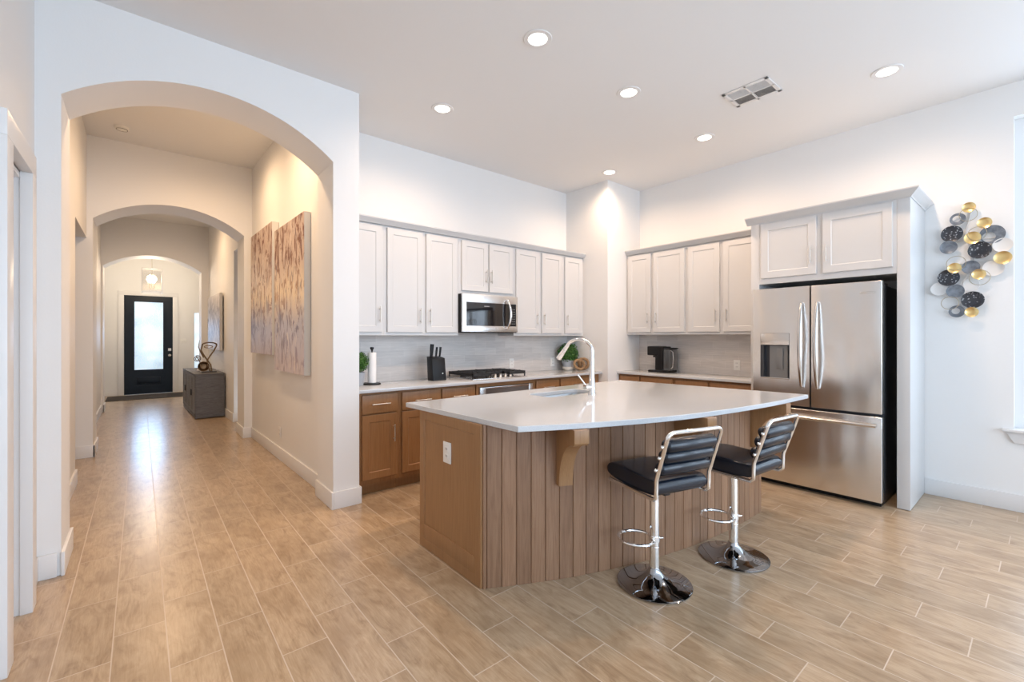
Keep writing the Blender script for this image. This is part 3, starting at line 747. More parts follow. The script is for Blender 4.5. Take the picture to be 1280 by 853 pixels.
# ================================================================== APPLIANCES
# refrigerator
T = TR(4.475)
fr = thing('refrigerator', 'stainless steel french-door refrigerator with bottom freezer drawer and water dispenser', 'refrigerator', (4.85, 1.31, 0))
B(T).box(.845, 1.780, .03, 1.775, -.70, -.082, .004).obj('case', 'dark_case', fr)
b = B(T); b.box(.85, 1.775, .004, .035, -.65, -.06); b.obj('base_grille', 'black_plastic', fr)
b = B(T); b.box(.852, 1.773, 1.776, 1.80, -.30, -.085, .003); b.obj('hinge_cover', 'dark_case', fr)
def steel_door(y0, y1, z0, z1, hole=None):
    b = B(T)
    if not hole: b.box(y0, y1, z0, z1, -.075, 0, .006, 3)
    else:
        a0, a1, h0, h1 = hole
        b.box(y0, a0, z0, z1, -.075, 0); b.box(a1, y1, z0, z1, -.075, 0); b.box(a0, a1, z0, h0, -.075, 0); b.box(a0, a1, h1, z1, -.075, 0)
        b.box(a0, a1, h0, h1, -.075, -.062)
        bmesh.ops.remove_doubles(b.bm, verts=b.bm.verts, dist=.0001)
    return b
dr = steel_door(.834, 1.318, .746, 1.803).obj('door', 'steel', fr)
def arch_handle(parent, uc, z0, z1, w=.016):
    b = B(T); n = 18; pts = []
    for i in range(n + 1):
        f = i / n; pts.append((uc, z0 + (z1 - z0) * f, .018 + .048 * math.sin(PI * f) ** .7))
    b.tube(pts, [.011 + .008 * math.sin(PI * i / n) for i in range(n + 1)], 12, flat=.75)
    for z in (z0 + .012, z1 - .012): b.cyl((uc, z, 0), (uc, z, .03), .011, seg=12)
    return b.obj('handle', 'steel_handle', parent)
arch_handle(dr, 1.268, .91, 1.66)
b = B(T); b.box(.875, .975, 1.705, 1.722, 0, .002, .0008); b.obj('badge', 'steel_handle', dr)
dl = steel_door(1.328, 1.793, .746, 1.803, (1.484, 1.728, .975, 1.392)).obj('door', 'steel', fr)
arch_handle(dl, 1.385, .91, 1.66)
ds = B(T).box(1.486, 1.726, 1.285, 1.390, -.06, .003, .002).obj('dispenser', 'steel_handle', dl)
b = B(T); b.box(1.70, 1.726, .98, 1.283, -.06, -.002); b.box(1.486, 1.70, .98, 1.283, -.061, -.05); b.box(1.486, 1.49, .98, 1.283, -.06, 0)
b.obj('dispenser_recess', 'dark_case', dl)
b = B(T); b.box(1.51, 1.66, .985, 1.275, -.05, -.035); b.box(1.545, 1.60, 1.06, 1.25, -.035, -.022, .004); b.obj('dispenser_paddle', mat('dispenser_grey', (.22, .22, .22), .4, .5), dl)
B(T).box(1.486, 1.726, .975, .985, -.06, .004, .002).obj('drip_tray', 'steel_handle', dl)
dw = steel_door(.834, 1.793, .045, .722).obj('freezer_drawer', 'steel', fr)
b = B(T); b.tube([(.862 + .896 * i / 16, .657, .052 + .012 * math.sin(PI * i / 16)) for i in range(17)], .0145, 12)
for u in (.89, 1.73): b.cyl((u, .657, 0), (u, .657, .055), .012, seg=12)
b.obj('handle', 'steel_handle', dw)

# microwave
T = TB(3.90)
mw = thing('microwave', 'stainless steel over-range microwave hung under the white cabinets', 'microwave', (2.95, 4.0, 1.405))
B(T).box(2.577, 3.333, 1.402, 1.812, -.375, -.025).obj('case', 'black_plastic', mw)
b = B(T); b.box(2.578, 3.333, 1.725, 1.812, -.025, 0, .003); b.box(2.578, 3.333, 1.41, 1.475, -.025, 0, .003); b.box(2.578, 2.628, 1.475, 1.725, -.025, 0); b.box(3.31, 3.333, 1.475, 1.725, -.025, 0)
b.obj('face_frame', 'steel', mw)
b = B(T); b.box(2.628, 3.20, 1.475, 1.725, -.02, -.003); b.obj('door_window', 'black_glass', mw)
b = B(T); b.box(3.203, 3.31, 1.475, 1.725, -.02, -.003); cpn = b.obj('control_panel', 'black_plastic', mw)
b = B(T)
for i in range(7):
    for j in range(3): b.box(3.225 + j * .026, 3.243 + j * .026, 1.50 + i * .027, 1.508 + i * .027, -.003, -.0025)
b.obj('buttons', mat('button_grey', (.16, .16, .16), .4), cpn)
b = B(T); b.box(2.86, 2.93, 1.685, 1.692, -.003, -.0022); b.obj('display_mark', mat('print_grey', (.4, .4, .4), .4), mw)
b = B(T); n = 14; b.tube([(3.172 + .014 * math.sin(PI * i / n), 1.448 + .325 * i / n, .012 + .045 * math.sin(PI * i / n) ** .7) for i in range(n + 1)], [.009 + .006 * math.sin(PI * i / n) for i in range(n + 1)], 12)
b.cyl((3.172, 1.452, -.02), (3.172, 1.452, .02), .009, seg=12); b.cyl((3.172, 1.768, -.02), (3.172, 1.768, .02), .009, seg=12); b.obj('handle', 'chrome', mw)
b = B(T)
for i in range(14): b.box(2.62 + i * .05, 2.655 + i * .05, 1.4005, 1.402, -.3, -.08)
b.obj('underside_vent', 'slot', mw)

# cooktop
ct = thing('cooktop', 'black gas cooktop with cast iron grates and steel knobs', 'cooktop', (2.97, 3.99, .914))
B().box(2.600, 3.345, 3.745, 4.235, .9145, .922, .003).obj('pan', 'steel', ct)
for gx0, gx1 in ((2.612, 2.855), (2.862, 3.083), (3.090, 3.333)):
    b = B(); y0, y1 = (3.765, 4.225) if gx0 != 2.862 else (3.865, 4.225)
    z0, z1 = .962, .980; r = .014
    b.box(gx0, gx1, y0, y0 + r, z0 - .014, z1, .002); b.box(gx0, gx1, y1 - r, y1, z0 - .014, z1, .002); b.box(gx0, gx0 + r, y0, y1, z0 - .014, z1, .002); b.box(gx1 - r, gx1, y0, y1, z0 - .014, z1, .002)
    m_ = (gx0 + gx1) / 2; b.box(m_ - .005, m_ + .005, y0, y1, z0, z1 + .003)
    n = 5
    for i in range(1, n): yy = y0 + (y1 - y0) * i / n; b.box(gx0, gx1, yy - .005, yy + .005, z0, z1 + .003)
    for x in (gx0 + .006, gx1 - .006):
        for y in (y0 + .006, y1 - .006): b.cyl((x, y, .922), (x, y, z0), .008, .006, seg=8)
    b.obj('grate', 'iron', ct)
for bx, by, r in ((2.73, 3.88, .04), (2.73, 4.11, .035), (2.972, 4.02, .05), (3.21, 3.88, .035), (3.21, 4.11, .04)):
    b = B(); b.lathe([(0, 0), (r, 0), (r, .010), (r * .75, .014), (r * .72, .02), (0, .022)], (bx, by, .922), 20); b.obj('burner', 'iron', ct)
for i in range(5):
    b = B(); kx = 2.862 + i * .070; b.lathe([(0, 0), (.019, 0), (.018, .006), (.0145, .010), (.0135, .028), (.012, .030), (0, .030)], (kx, 3.80, .922), 20)
    b.box(kx - .003, kx + .003, 3.784, 3.816, .952, .960, .001); b.obj('knob', 'nickel', ct)

# coffee maker
cm = thing('coffee_maker', 'black coffee maker on the right-hand counter', 'coffee maker', (5.0, 3.08, .914))
b = B(); b.box(4.93, 5.13, 2.955, 3.235, .9145, .942, .006); b.obj('base', 'black_plastic', cm)
b = B(); b.box(4.93, 5.13, 3.03, 3.135, .943, 1.235, .01); b.obj('column', 'black_plastic', cm)
b = B(); b.box(4.925, 5.135, 3.085, 3.245, 1.125, 1.240, .014); b.cyl((5.03, 3.195, 1.10), (5.03, 3.195, 1.126), .028); b.obj('brew_head', 'black_plastic', cm)
b = B(); b.box(4.94, 5.12, 2.935, 3.028, .943, 1.205, .012); b.obj('water_tank', mat('smoke_tank', (.05, .055, .06), .08, coat=1), cm)
b = B(); b.box(4.935, 5.125, 2.932, 3.028, 1.206, 1.222, .004); b.obj('tank_lid', 'black_plastic', cm)
b = B(); b.tube([(4.955, 2.934, 1.19), (4.955, 2.905, 1.17), (4.955, 2.898, 1.08), (4.955, 2.908, .99), (4.955, 2.934, .97)], .005, 8); b.obj('tank_handle', 'steel_handle', cm)
b = B(); b.box(4.95, 5.11, 3.14, 3.225, .943, .950, .002); b.obj('drip_tray', 'chrome', cm)

# ================================================================== THINGS ON THE COUNTER
tx, ty = 1.66, 4.03
t = thing('paper_towel_holder', 'black paper towel holder on the counter near the arch wall', 'paper towel holder', (tx, ty, .914))
B().lathe([(0, 0), (.078, 0), (.080, .004), (.078, .013), (.01, .016), (0, .016)], (tx, ty, .9145), 32).obj('base', 'black_metal', t)
b = B(); b.cyl((tx, ty, .93), (tx, ty, 1.235), .006); b.lathe([(0, 0), (.010, 0), (.008, .008), (.018, .022), (.017, .036), (0, .040)], (tx, ty, 1.225), 16); b.obj('pole', 'black_metal', t)
b = B(); b.lathe([(.0085, 0), (.038, 0), (.0385, .004), (.0385, .276), (.038, .28), (.0085, .28), (.0085, 0)], (tx, ty, .932), 28); tag(b.obj('paper_towel_roll', 'paper'), 'white paper towel roll standing on its black holder', 'paper towel')

def foliage(c, r, n, seed, leaf=.018):
    rnd = random.Random(seed); bm = bmesh.new()
    for _ in range(n):
        d = Vector((rnd.gauss(0, 1), rnd.gauss(0, 1), rnd.gauss(0, 1))).normalized()
        p = Vector(c) + d * r * (.70 + .32 * rnd.random()) * (1 + .05 * math.sin(7 * d.x + 5 * d.z))
        nn = (d + .8 * Vector((rnd.gauss(0, 1), rnd.gauss(0, 1), rnd.gauss(0, 1)))).normalized()
        a = nn.orthogonal().normalized(); a = Matrix.Rotation(rnd.random() * 6.28, 3, nn) @ a; bb = nn.cross(a)
        l = leaf * (.7 + .6 * rnd.random()); w = l * .42
        vs = [bm.verts.new(p - a * l * .5), bm.verts.new(p + bb * w * .5 + nn * .002), bm.verts.new(p + a * l * .5), bm.verts.new(p - bb * w * .5 + nn * .002)]
        bm.faces.new(vs)
    b = B(); b.bm.free(); b.bm = bm; b.sph(c, r * .72, 14); return b
def plant(x, y, r, zc, pr, ph, label, seed, bowl=True):
    t = thing('potted_shrub', label, 'potted plant', (x, y, .914))
    foliage((x, y, zc), r, 1100, seed, r * .26).obj('foliage', 'leaf', t, smooth=False)
    z = .9145
    if bowl:
        B().lathe([(0, 0), (pr * .62, 0), (pr * .85, .02), (pr * .92, .045), (pr * .8, .045), (0, .03)], (x, y, z), 28).obj('saucer', 'bowl', t); z += .036
    B().lathe([(0, 0), (pr * .72, 0), (pr, ph - .012), (pr, ph), (pr * .9, ph), (pr * .86, ph - .02), (0, ph - .02)], (x, y, z), 28).obj('pot', 'concrete', t)
    return t
plant(4.395, 4.105, .138, 1.135, .088, .105, 'round green potted shrub in a grey pot in the corner behind the faucet', 3)
plant(1.525, 4.02, .092, 1.125, .062, .12, 'round green potted shrub half hidden by the arch wall beside the paper towel', 5, False)
# wooden link ornament
kx, ky, kz = 4.455, 3.93, .914
t = thing('wooden_link_ornament', 'light brown wooden chain link ornament leaning by the corner shrub', 'ornament', (kx, ky, kz))
def loop(c, rx, rz, ang, tilt, th=.012):
    pts = []
    for i in range(12):
        a = 2 * PI * i / 12; p = Vector((rx * math.cos(a), 0, rz * math.sin(a)))
        p = Matrix.Rotation(tilt, 3, 'Y') @ p; p = Matrix.Rotation(ang, 3, 'Z') @ p; pts.append(Vector(c) + p)
    return B().tube(pts, th, 8, closed=True, flat=1.3)
loop((kx - .03, ky, kz + .080), .072, .056, -.6, .5, .014).obj('link', 'driftwood', t)
loop((kx + .035, ky - .01, kz + .088), .068, .066, -1.1, -.9, .014).obj('link', 'driftwood', t)
loop((kx + .015, ky + .02, kz + .105), .060, .052, .5, .2, .012).obj('link', 'driftwood', t)

# knife block and knives
kb = thing('knife_block', 'black slanted knife block on the counter left of the cooktop', 'knife block', (2.335, 4.0, .914))
b = B(); b.poly([(3.945, .9145), (4.065, .9145), (4.085, 1.158), (3.975, 1.140)], 2.262, 2.412, 'x', .004); b.obj('body', 'black_plastic', kb)
b = B(); b.lathe([(0, 0), (.008, 0), (.008, .002), (0, .003)], (2.372, 3.9515, .985), 12, 'y'); b.obj('emblem', mat('emblem_silver', (.6, .6, .6), .3, .8), kb)
for i, (x, y, L_, r, lab) in enumerate(((2.292, 4.045, .135, .0135, 'thick black knife handle, tallest in the knife block'), (2.345, 4.04, .105, .008, 'slim black knife handle in the middle of the knife block'), (2.388, 4.04, .105, .008, 'slim black knife handle at the right of the knife block'))):
    t = thing('kitchen_knife', lab, 'knife', (x, y, 1.15), 'knives in the black block')
    b = B(); zb = 1.1475; b.tube([(x, y, zb + .004), (x + .003, y - .004, zb + L_ * .5), (x + .008, y - .006, zb + L_)], [r * .8, r, r * 1.05], 10, flat=1.5); b.obj('handle', 'black_plastic', t)
    b = B(); b.box(x - .008, x + .008, y - .001, y + .001, 1.148, 1.156); b.obj('bolster', 'steel_handle', t)

# ================================================================== OUTLETS, SWITCH
def outlet(T, uc, vc, w, label, kind='outlet', pw=.072, ph=.116):
    p = Vector(T((uc, vc, w)))
    t = thing('wall_outlet' if kind == 'outlet' else 'light_switch', label, kind, p)
    B(T).box(uc - pw / 2, uc + pw / 2, vc - ph / 2, vc + ph / 2, w, w + .006, .002).obj('plate', 'plate', t)
    if kind == 'outlet':
        for dz in (-.021, .021):
            r = B(T).box(uc - .017, uc + .017, vc + dz - .014, vc + dz + .014, w + .005, w + .0085, .002).obj('receptacle', 'plate', t)
            b = B(T); b.box(uc - .009, uc - .006, vc + dz - .004, vc + dz + .008, w + .0084, w + .009); b.box(uc + .006, uc + .009, vc + dz - .004, vc + dz + .008, w + .0084, w + .009)
            b.obj('slots', 'slot', r)
    else:
        for k in range(3): B(T).box(uc - .045 + k * .035, uc - .02 + k * .035, vc - .03, vc + .03, w + .005, w + .009, .001).obj('rocker', 'plate', t)
    return t
TBs = TB(4.268); TRs = TR(RX - .012)
outlet(TBs, 3.545, 1.03, .0005, 'white wall outlet in the grey backsplash right of the cooktop')
outlet(TBs, 2.415, 1.02, .0005, 'white wall outlet in the backsplash half hidden behind the knife block')
outlet(TBs, 4.262, 1.02, .0005, 'white wall outlet in the backsplash left of the corner shrub')
outlet(TRs, 2.268, 1.035, .0005, 'white wall outlet in the beige backsplash near the refrigerator')
outlet(Te, 2.298, .667, .0125, 'white outlet on the end panel of the kitchen island', pw=.082, ph=.125)
outlet(lambda p: (hx(1.225, 5.45) - p[2], p[0], p[1]), 5.45, .30, .002, 'white wall outlet low on the hallway wall below the paintings')
outlet(TB(13.70), .82, 1.25, .0005, 'white triple light switch plate right of the front door', 'light switch', pw=.13)

# ================================================================== BAR STOOLS
def make_stool(name, label, loc, rz):
    t = thing(name, label, 'bar stool', (0, 0, 0), 'bar stools at the island')
    b = B(); b.lathe([(0, .001), (.195, .001), (.199, .004), (.199, .008), (.190, .012), (.14, .020), (.10, .031), (.066, .047), (.044, .064), (.034, .078), (.031, .090), (0, .090)], (0, 0, 0), 56); b.obj('base', 'chrome_dark_reflection', t)
    b = B(); b.cyl((0, 0, .08), (0, 0, .205), .0265, seg=28); b.cyl((0, 0, .205), (0, 0, .209), .0285, seg=28); b.cyl((0, 0, .209), (0, 0, .53), .0255, seg=28); b.obj('pole', 'chrome', t)
    # footrest: rounded D hoop in front of the pole
    b = B(); fa = math.radians(152)
    pts = [(.018, .012)] + [(.098 + .096 * math.cos(a), .096 * math.sin(a)) for a in [math.radians(150 - 300 * i / 26) for i in range(27)]] + [(.018, -.012)]
    b.tube([(x * math.cos(fa) - y * math.sin(fa), x * math.sin(fa) + y * math.cos(fa), .250) for x, y in pts], .0085, 10); b.cyl((0, 0, .236), (0, 0, .266), .030, seg=24)
    b.tube([(0, 0, .252), (-.03 * math.cos(fa), -.03 * math.sin(fa), .252), (-.048 * math.cos(fa), -.048 * math.sin(fa), .254)], .005, 8); b.obj('footrest', 'chrome', t)
    # seat plate and gas-lift bracket
    b = B(); b.box(-.09, .09, -.09, .09, .53, .546, .004); b.box(-.02, .02, -.10, .10, .515, .532, .004); b.tube([(.03, 0, .527), (.12, 0, .522), (.17, -.01, .515)], .005, 8); b.obj('seat_bracket', 'black_metal', t)
    # seat cushion with waterfall front and rolled rear
    prof = [(-.205, .575), (-.212, .60), (-.205, .628), (-.185, .642), (-.155, .643), (-.135, .638), (-.11, .640), (0, .646), (.10, .652), (.165, .650), (.195, .636), (.207, .612), (.203, .588), (.185, .572), (.1, .556), (0, .550), (-.1, .552), (-.18, .560)]
    tb = bmesh.new(); rg = []
    for x, sc in ((-.168, .80), (-.164, .93), (-.150, .99), (-.10, 1), (0, 1.03), (.10, 1), (.150, .99), (.164, .93), (.168, .80)):
        cz = .6; rg.append([tb.verts.new((x, y * (.985 if sc < .9 else 1), cz + (z - cz) * sc)) for y, z in prof])
    for r0, r1 in zip(rg, rg[1:]):
        for i in range(len(prof)): tb.faces.new((r0[i], r0[(i + 1) % len(prof)], r1[(i + 1) % len(prof)], r1[i]))
    tb.faces.new(rg[0]); tb.faces.new(rg[-1][::-1]); bmesh.ops.recalc_face_normals(tb, faces=tb.faces[:])
    b = B(); b._add(tb); o = b.obj('seat', 'leather', t, sharp=60); o.modifiers.new('s', 'SUBSURF').levels = 2; o.modifiers['s'].render_levels = 2
    # chrome frame: side rail under the seat rising into the leaning back hoop
    b = B(); X_ = .178
    half = [(.16, .556), (-.10, .551), (-.19, .551), (-.207, .566), (-.208, .60), (-.210, .655), (-.222, .690), (-.272, .838), (-.282, .868)]
    pts = [(-X_, y, z) for y, z in half]
    for i in range(1, 7):
        a = PI / 2 * i / 6; pts.append((-X_ + .035 * (1 - math.cos(a)), -.282 - .011 * math.sin(a), .868 + .032 * math.sin(a)))
    pts += [(-x, y, z) for x, y, z in pts[::-1]]
    b.tube(pts, .0105, 12)
    b.obj('frame', 'chrome', t)
    # three bolster rolls of the backrest
    for k, (y, z) in enumerate(((-.219, .705), (-.243, .770), (-.263, .828))):
        b = B(); yy = y + .012
        b.tube([(-.166, yy, z), (-.160, yy, z), (-.150, yy, z), (0, yy, z), (.150, yy, z), (.160, yy, z), (.166, yy, z)], [.012, .028, .0335, .036, .0335, .028, .012], 20)
        o = b.obj('backrest_roll', 'leather', t, sharp=70)
        b = B()
        for s_ in (-1, 1): b.cyl((s_ * .160, yy, z), (s_ * .192, y, z), .008, seg=10); b.sph((s_ * .192, y, z), .009, 8)
        b.obj('bolt', 'chrome', o)
    t.location = loc; t.rotation_euler = (0, 0, rz)
    return t
s1 = make_stool('bar_stool', 'black leather and chrome bar stool nearer the camera, farther from the refrigerator', (2.176, 1.388, 0), -math.atan2(.258, .965))
s2 = copy_tree(s1); s2.location = (2.82, 1.245, 0); s2.rotation_euler = (0, 0, -.073)
[c for c in s2.children if c.name.startswith('footrest')][0].rotation_euler.z = -.19
s2['label'] = 'black leather and chrome bar stool nearer the refrigerator, at the right end of the island'

# ================================================================== WALL DECOR
wa = thing('wall_sculpture', 'metal wall sculpture of gold, grey and black overlapping discs and rings beside the refrigerator', 'wall decor', (RX, .40, 1.95))
DISCS = [('gold', .413, 2.413, .040), ('ring', .416, 2.355, .053), ('gring', .479, 2.334, .049), ('gold', .325, 2.27, .042), ('gringb', .284, 2.175, .073), ('ring', .365, 2.191, .054), ('gold', .392, 2.162, .048),
 ('black', .513, 2.217, .066), ('grey', .532, 2.106, .053), ('black', .353, 2.058, .067), ('white', .228, 2.081, .054), ('gold', .226, 1.978, .049), ('ring', .487, 1.967, .058), ('gold', .496, 1.928, .041), ('grey', .402, 1.924, .053),
 ('white', .278, 1.905, .061), ('gold', .356, 1.862, .040), ('ring', .352, 1.835, .060), ('black', .533, 1.853, .067), ('white', .591, 1.764, .053), ('wring', .409, 1.786, .055), ('grey', .492, 1.738, .054), ('black', .392, 1.659, .067),
 ('ring', .523, 1.639, .053), ('gring', .485, 1.569, .049), ('gold', .396, 1.559, .039)]
LAY = {'white': .016, 'wring': .012, 'ring': .050, 'gring': .024, 'gringb': .020, 'black': .026, 'grey': .034, 'gold': .044}
for i, (k, y, z, r) in enumerate(DISCS):
    h = RX - LAY[k] - (i % 3) * .0015 - .004; b = B(); nm = 'disc'
    if k in ('ring', 'wring'):
        b.tube([(h, y + r * math.cos(a), z + r * math.sin(a)) for a in [2 * PI * j / 32 for j in range(32)]], .0022, 6, closed=True); nm = 'ring'
    elif k.startswith('gring'):
        off = .45 * r
        # eccentric ring: disc with an off-centre hole
        n = 36; pb = bmesh.new(); ro = []; ri = []
        for fx_, rad, cy_, cz_ in ((0, r, 0, 0), (.004, r * .58, r * .28, -r * .22 if k == 'gringb' else r * .05)):
            pass
        hc = (r * .26, -r * .24) if k == 'gringb' else (r * .12, r * .08)
        hr = .52 * r
        rows = []
        for rad, cy_, cz_, xx in ((r, 0, 0, 0), (r, 0, 0, -.004), (hr * 1.0, hc[0], hc[1], -.001), (hr * 1.0, hc[0], hc[1], .002)):
            rows.append([pb.verts.new((h + xx, y + cy_ + rad * math.cos(2 * PI * j / n), z + cz_ + rad * math.sin(2 * PI * j / n))) for j in range(n)])
        rows.append(rows[0])
        for a_, c_2 in zip(rows, rows[1:]):
            for j in range(n): pb.faces.new((a_[j], a_[(j + 1) % n], c_2[(j + 1) % n], c_2[j]))
        bmesh.ops.recalc_face_normals(pb, faces=pb.faces[:]); b._add(pb); nm = 'ring'
    else:
        d = .012
        b.lathe([(0, 0), (r * .5, .002), (r * .85, .006), (r, .010), (r + .0015, .0105), (r + .001, .008), (r * .85, .003), (r * .5, -.001), (0, -.003)], (h, y, z), 36, 'x')
        for v in b.bm.verts: v.co.x = 2 * h - v.co.x if v.co.x > h + .011 else v.co.x
    o = b.obj(nm, {'gold': 'gold', 'ring': 'ring', 'wring': 'disc_white', 'gring': 'patina', 'gringb': 'patina', 'black': 'glitter', 'grey': 'patina', 'white': 'disc_white'}[k], wa, sharp=50)
    o['label'] = {'gold': 'gold disc', 'ring': 'thin brass ring', 'wring': 'thin white ring', 'gring': 'grey ring', 'gringb': 'large grey ring', 'black': 'black glittering disc', 'grey': 'grey disc', 'white': 'white disc'}[k]
b = B(); b.tube([(RX - .006, .40, 2.40), (RX - .006, .44, 2.2), (RX - .006, .38, 2.0), (RX - .006, .45, 1.8), (RX - .006, .44, 1.56)], .004, 6)
b.tube([(RX - .006, .25, 1.98), (RX - .006, .55, 1.95)], .004, 6); b.tube([(RX - .006, .24, 2.15), (RX - .006, .54, 2.15)], .004, 6); b.tube([(RX - .006, .58, 1.76), (RX - .006, .38, 1.68)], .004, 6)
b.obj('backing_rods', 'disc_white', wa)

# hallway canvases
WS = .0205
def canvas(label, xw, xf, y0, y1, z0, z1, m, group=None):
    t = thing('canvas_painting', label, 'painting', (xw, (y0 + y1) / 2, z0), group)
    ym = (y0 + y1) / 2; sl = lambda q: (q[0] - WS * (q[1] - ym), q[1], q[2])
    B(sl).box(xf + .002, xw, y0, y1, z0, z1, .002).obj('stretcher', 'canvas_side', t)
    B(sl).box(xf, xf + .002, y0 + .001, y1 - .001, z0 + .001, z1 - .001).obj('painted_face', m, t)
    return t
canvas('tall rust and grey abstract canvas in the hallway, nearer the kitchen arch', 1.204, 1.145, 4.37, 5.43, 1.00, 2.515, 'art', 'abstract canvases in the hallway')
canvas('tall rust and grey abstract canvas in the hallway, farther from the kitchen arch', 1.181, 1.11, 5.50, 6.58, 1.155, 2.64, 'art', 'abstract canvases in the hallway')
canvas('grey and white birch-like abstract canvas above the grey console', 1.085, 1.04, 9.15, 10.6, 1.12, 2.12, 'art_grey')

# console cabinet
cx0, cx1, cy0, cy1 = .675, 1.085, 8.95, 10.70
t = thing('console_cabinet', 'weathered grey console cabinet against the hallway wall near the front door', 'cabinet', (.9, 9.8, 0))
b = B(); b.box(cx0 + .012, cx1, cy0 + .01, cy1 - .01, .06, .722); b.obj('body', 'console', t)
b = B(); b.box(cx0 - .008, cx1 + .004, cy0 - .005, cy1 + .005, .722, .748, .003); b.obj('top', 'console', t)
b = B(); b.box(cx0, cx1, cy0, cy1, .012, .06, .002); b.obj('plinth', 'console', t)
Tcn = lambda p: (cx0 + .012 - p[2], p[0], p[1])
for k in range(4):
    a = cy0 + .03 + k * .437
    d = B(Tcn).shaker(a, a + .428, .07, .712, .001, .016, .05).obj('door', 'console', t)
    b = B(Tcn); hy_ = a + .40 if k % 2 == 0 else a + .028; b.box(hy_ - .008, hy_ + .008, .36, .46, .016, .03, .002); b.obj('handle', 'black_metal', d)

t.rotation_euler = (0, 0, .030)
for o in [t]: o.location.x = .895
# scroll sculpture on the console
sy = 9.25
t = thing('scroll_sculpture', 'bronze scroll metal sculpture with looped band standing on the grey console', 'sculpture', (.9, sy, .748))
B().box(.80, 1.02, sy - .07, sy + .07, .749, .762, .003).obj('base', 'black_metal', t)
b = B(); b.lathe([(0, -.05), (.05, -.04), (.080, -.005), (.086, .02), (.079, .02), (.046, -.028), (0, -.036)], (.835, sy, .850), 28, 'y'); b.obj('shell', 'bronze', t)
b = B(); pts = []
for i in range(44):
    a = i / 43 * 4.6 * PI; r = .012 + .045 * i / 43; pts.append((.745 + r * math.cos(a), sy, .985 + r * math.sin(a)))
pts += [(.80, sy, .90), (.83, sy, .87)]
b.tube(pts, .006, 8); b.obj('spiral', 'bronze', t)
b = B(); pts = [(.93, sy, .765), (.90, sy, .86), (.885, sy, .95), (.93, sy, 1.03), (.985, sy, 1.12), (1.02, sy, 1.20)]
for i in range(1, 12): a = PI * i / 12; pts.append((.918 + .104 * math.cos(a), sy - .05 * math.sin(a), 1.215 + .045 * math.sin(a)))
pts += [(.815, sy, 1.20), (.80, sy, 1.13), (.835, sy, 1.05), (.88, sy, .97), (.935, sy, .88), (.955, sy, .765)]
b.tube(pts, .009, 10, flat=1.3); b.obj('loop_band', 'bronze', t)
b = B(); b.tube([(.905 + .06 * math.cos(2 * PI * i / 20), sy - .015, 1.185 + .02 * math.sin(2 * PI * i / 20)) for i in range(20)], .006, 8, closed=True); b.obj('inner_ring', 'bronze', t)
b = B(); b.tube([(.84, sy, 1.0), (.80, sy, 1.08), (.765, sy, 1.18), (.778, sy, 1.30)], [.008, .008, .007, .003], 8); b.obj('plume', 'bronze', t)
b = B(); b.sph((.76, sy, .79), .022); b.tube([(.76, sy, .79), (.79, sy, .77), (.82, sy, .765)], .005, 6); b.obj('pearl', 'disc_white', t)

# door mat / dark runner at the entry
tag(B().box(-.56, 1.20, 12.55, 13.45, .0008, .012, .003).obj('entry_rug', 'mat_rug'), 'dark rug lying across the foyer in front of the navy door', 'rug')

# pendant lantern
px_, py_ = .195, 12.2; z0, z1 = 2.30, 2.79; w = .165
t = thing('pendant_lantern', 'glass box lantern pendant with candle bulbs hanging in the foyer', 'pendant light', (px_, py_, 3.6))
b = B(); r = .006
for sx_ in (-1, 1):
    for sy_ in (-1, 1): b.box(px_ + sx_ * w - r, px_ + sx_ * w + r, py_ + sy_ * w - r, py_ + sy_ * w + r, z0, z1)
for z in (z0, z1):
    for s_ in (-1, 1):
        b.box(px_ - w, px_ + w, py_ + s_ * w - r, py_ + s_ * w + r, z - r, z + r); b.box(px_ + s_ * w - r, px_ + s_ * w + r, py_ - w, py_ + w, z - r, z + r)
b.box(px_ - w, px_ + w, py_ - r, py_ + r, z1 - r, z1 + r); b.box(px_ - r, px_ + r, py_ - w, py_ + w, z1 - r, z1 + r)
b.obj('cage', 'nickel', t)
b = B(); b.cyl((px_, py_, z1), (px_, py_, 3.58), .006, seg=8); b.lathe([(0, 0), (.06, 0), (.065, .02), (0, .022)], (px_, py_, 3.577)); b.cyl((px_, py_, z0 + .1), (px_, py_, z1), .007, seg=8); b.obj('rod', 'nickel', t)
b = B()
for s_ in (-1, 1): b.box(px_ - w + .008, px_ + w - .008, py_ + s_ * w - .001, py_ + s_ * w + .001, z0 + .01, z1 - .01); b.box(px_ + s_ * w - .001, px_ + s_ * w + .001, py_ - w + .008, py_ + w - .008, z0 + .01, z1 - .01)
b.obj('glass_panel', 'glass', t)
for i in range(4):
    a = PI / 4 + PI / 2 * i; x, y = px_ + .06 * math.cos(a), py_ + .06 * math.sin(a)
    cdl = B().tube([(px_, py_, z0 + .11), ((px_ + x) / 2, (py_ + y) / 2, z0 + .075), (x, y, z0 + .10)], .004, 6).cyl((x, y, z0 + .10), (x, y, z0 + .20), .011, seg=12).obj('candle_arm', 'nickel', t)
    B().lathe([(0, 0), (.007, .004), (.012, .025), (.009, .045), (.002, .07), (0, .071)], (x, y, z0 + .20), 12).obj('bulb', 'bulb', cdl)
pl = bpy.data.lights.new('pendant_light', 'POINT'); pl.energy = 38; pl.color = (1, .80, .58); pl.shadow_soft_size = .10
po = bpy.data.objects.new('pendant_light', pl); COL.objects.link(po); po.location = (px_, py_, 2.62)

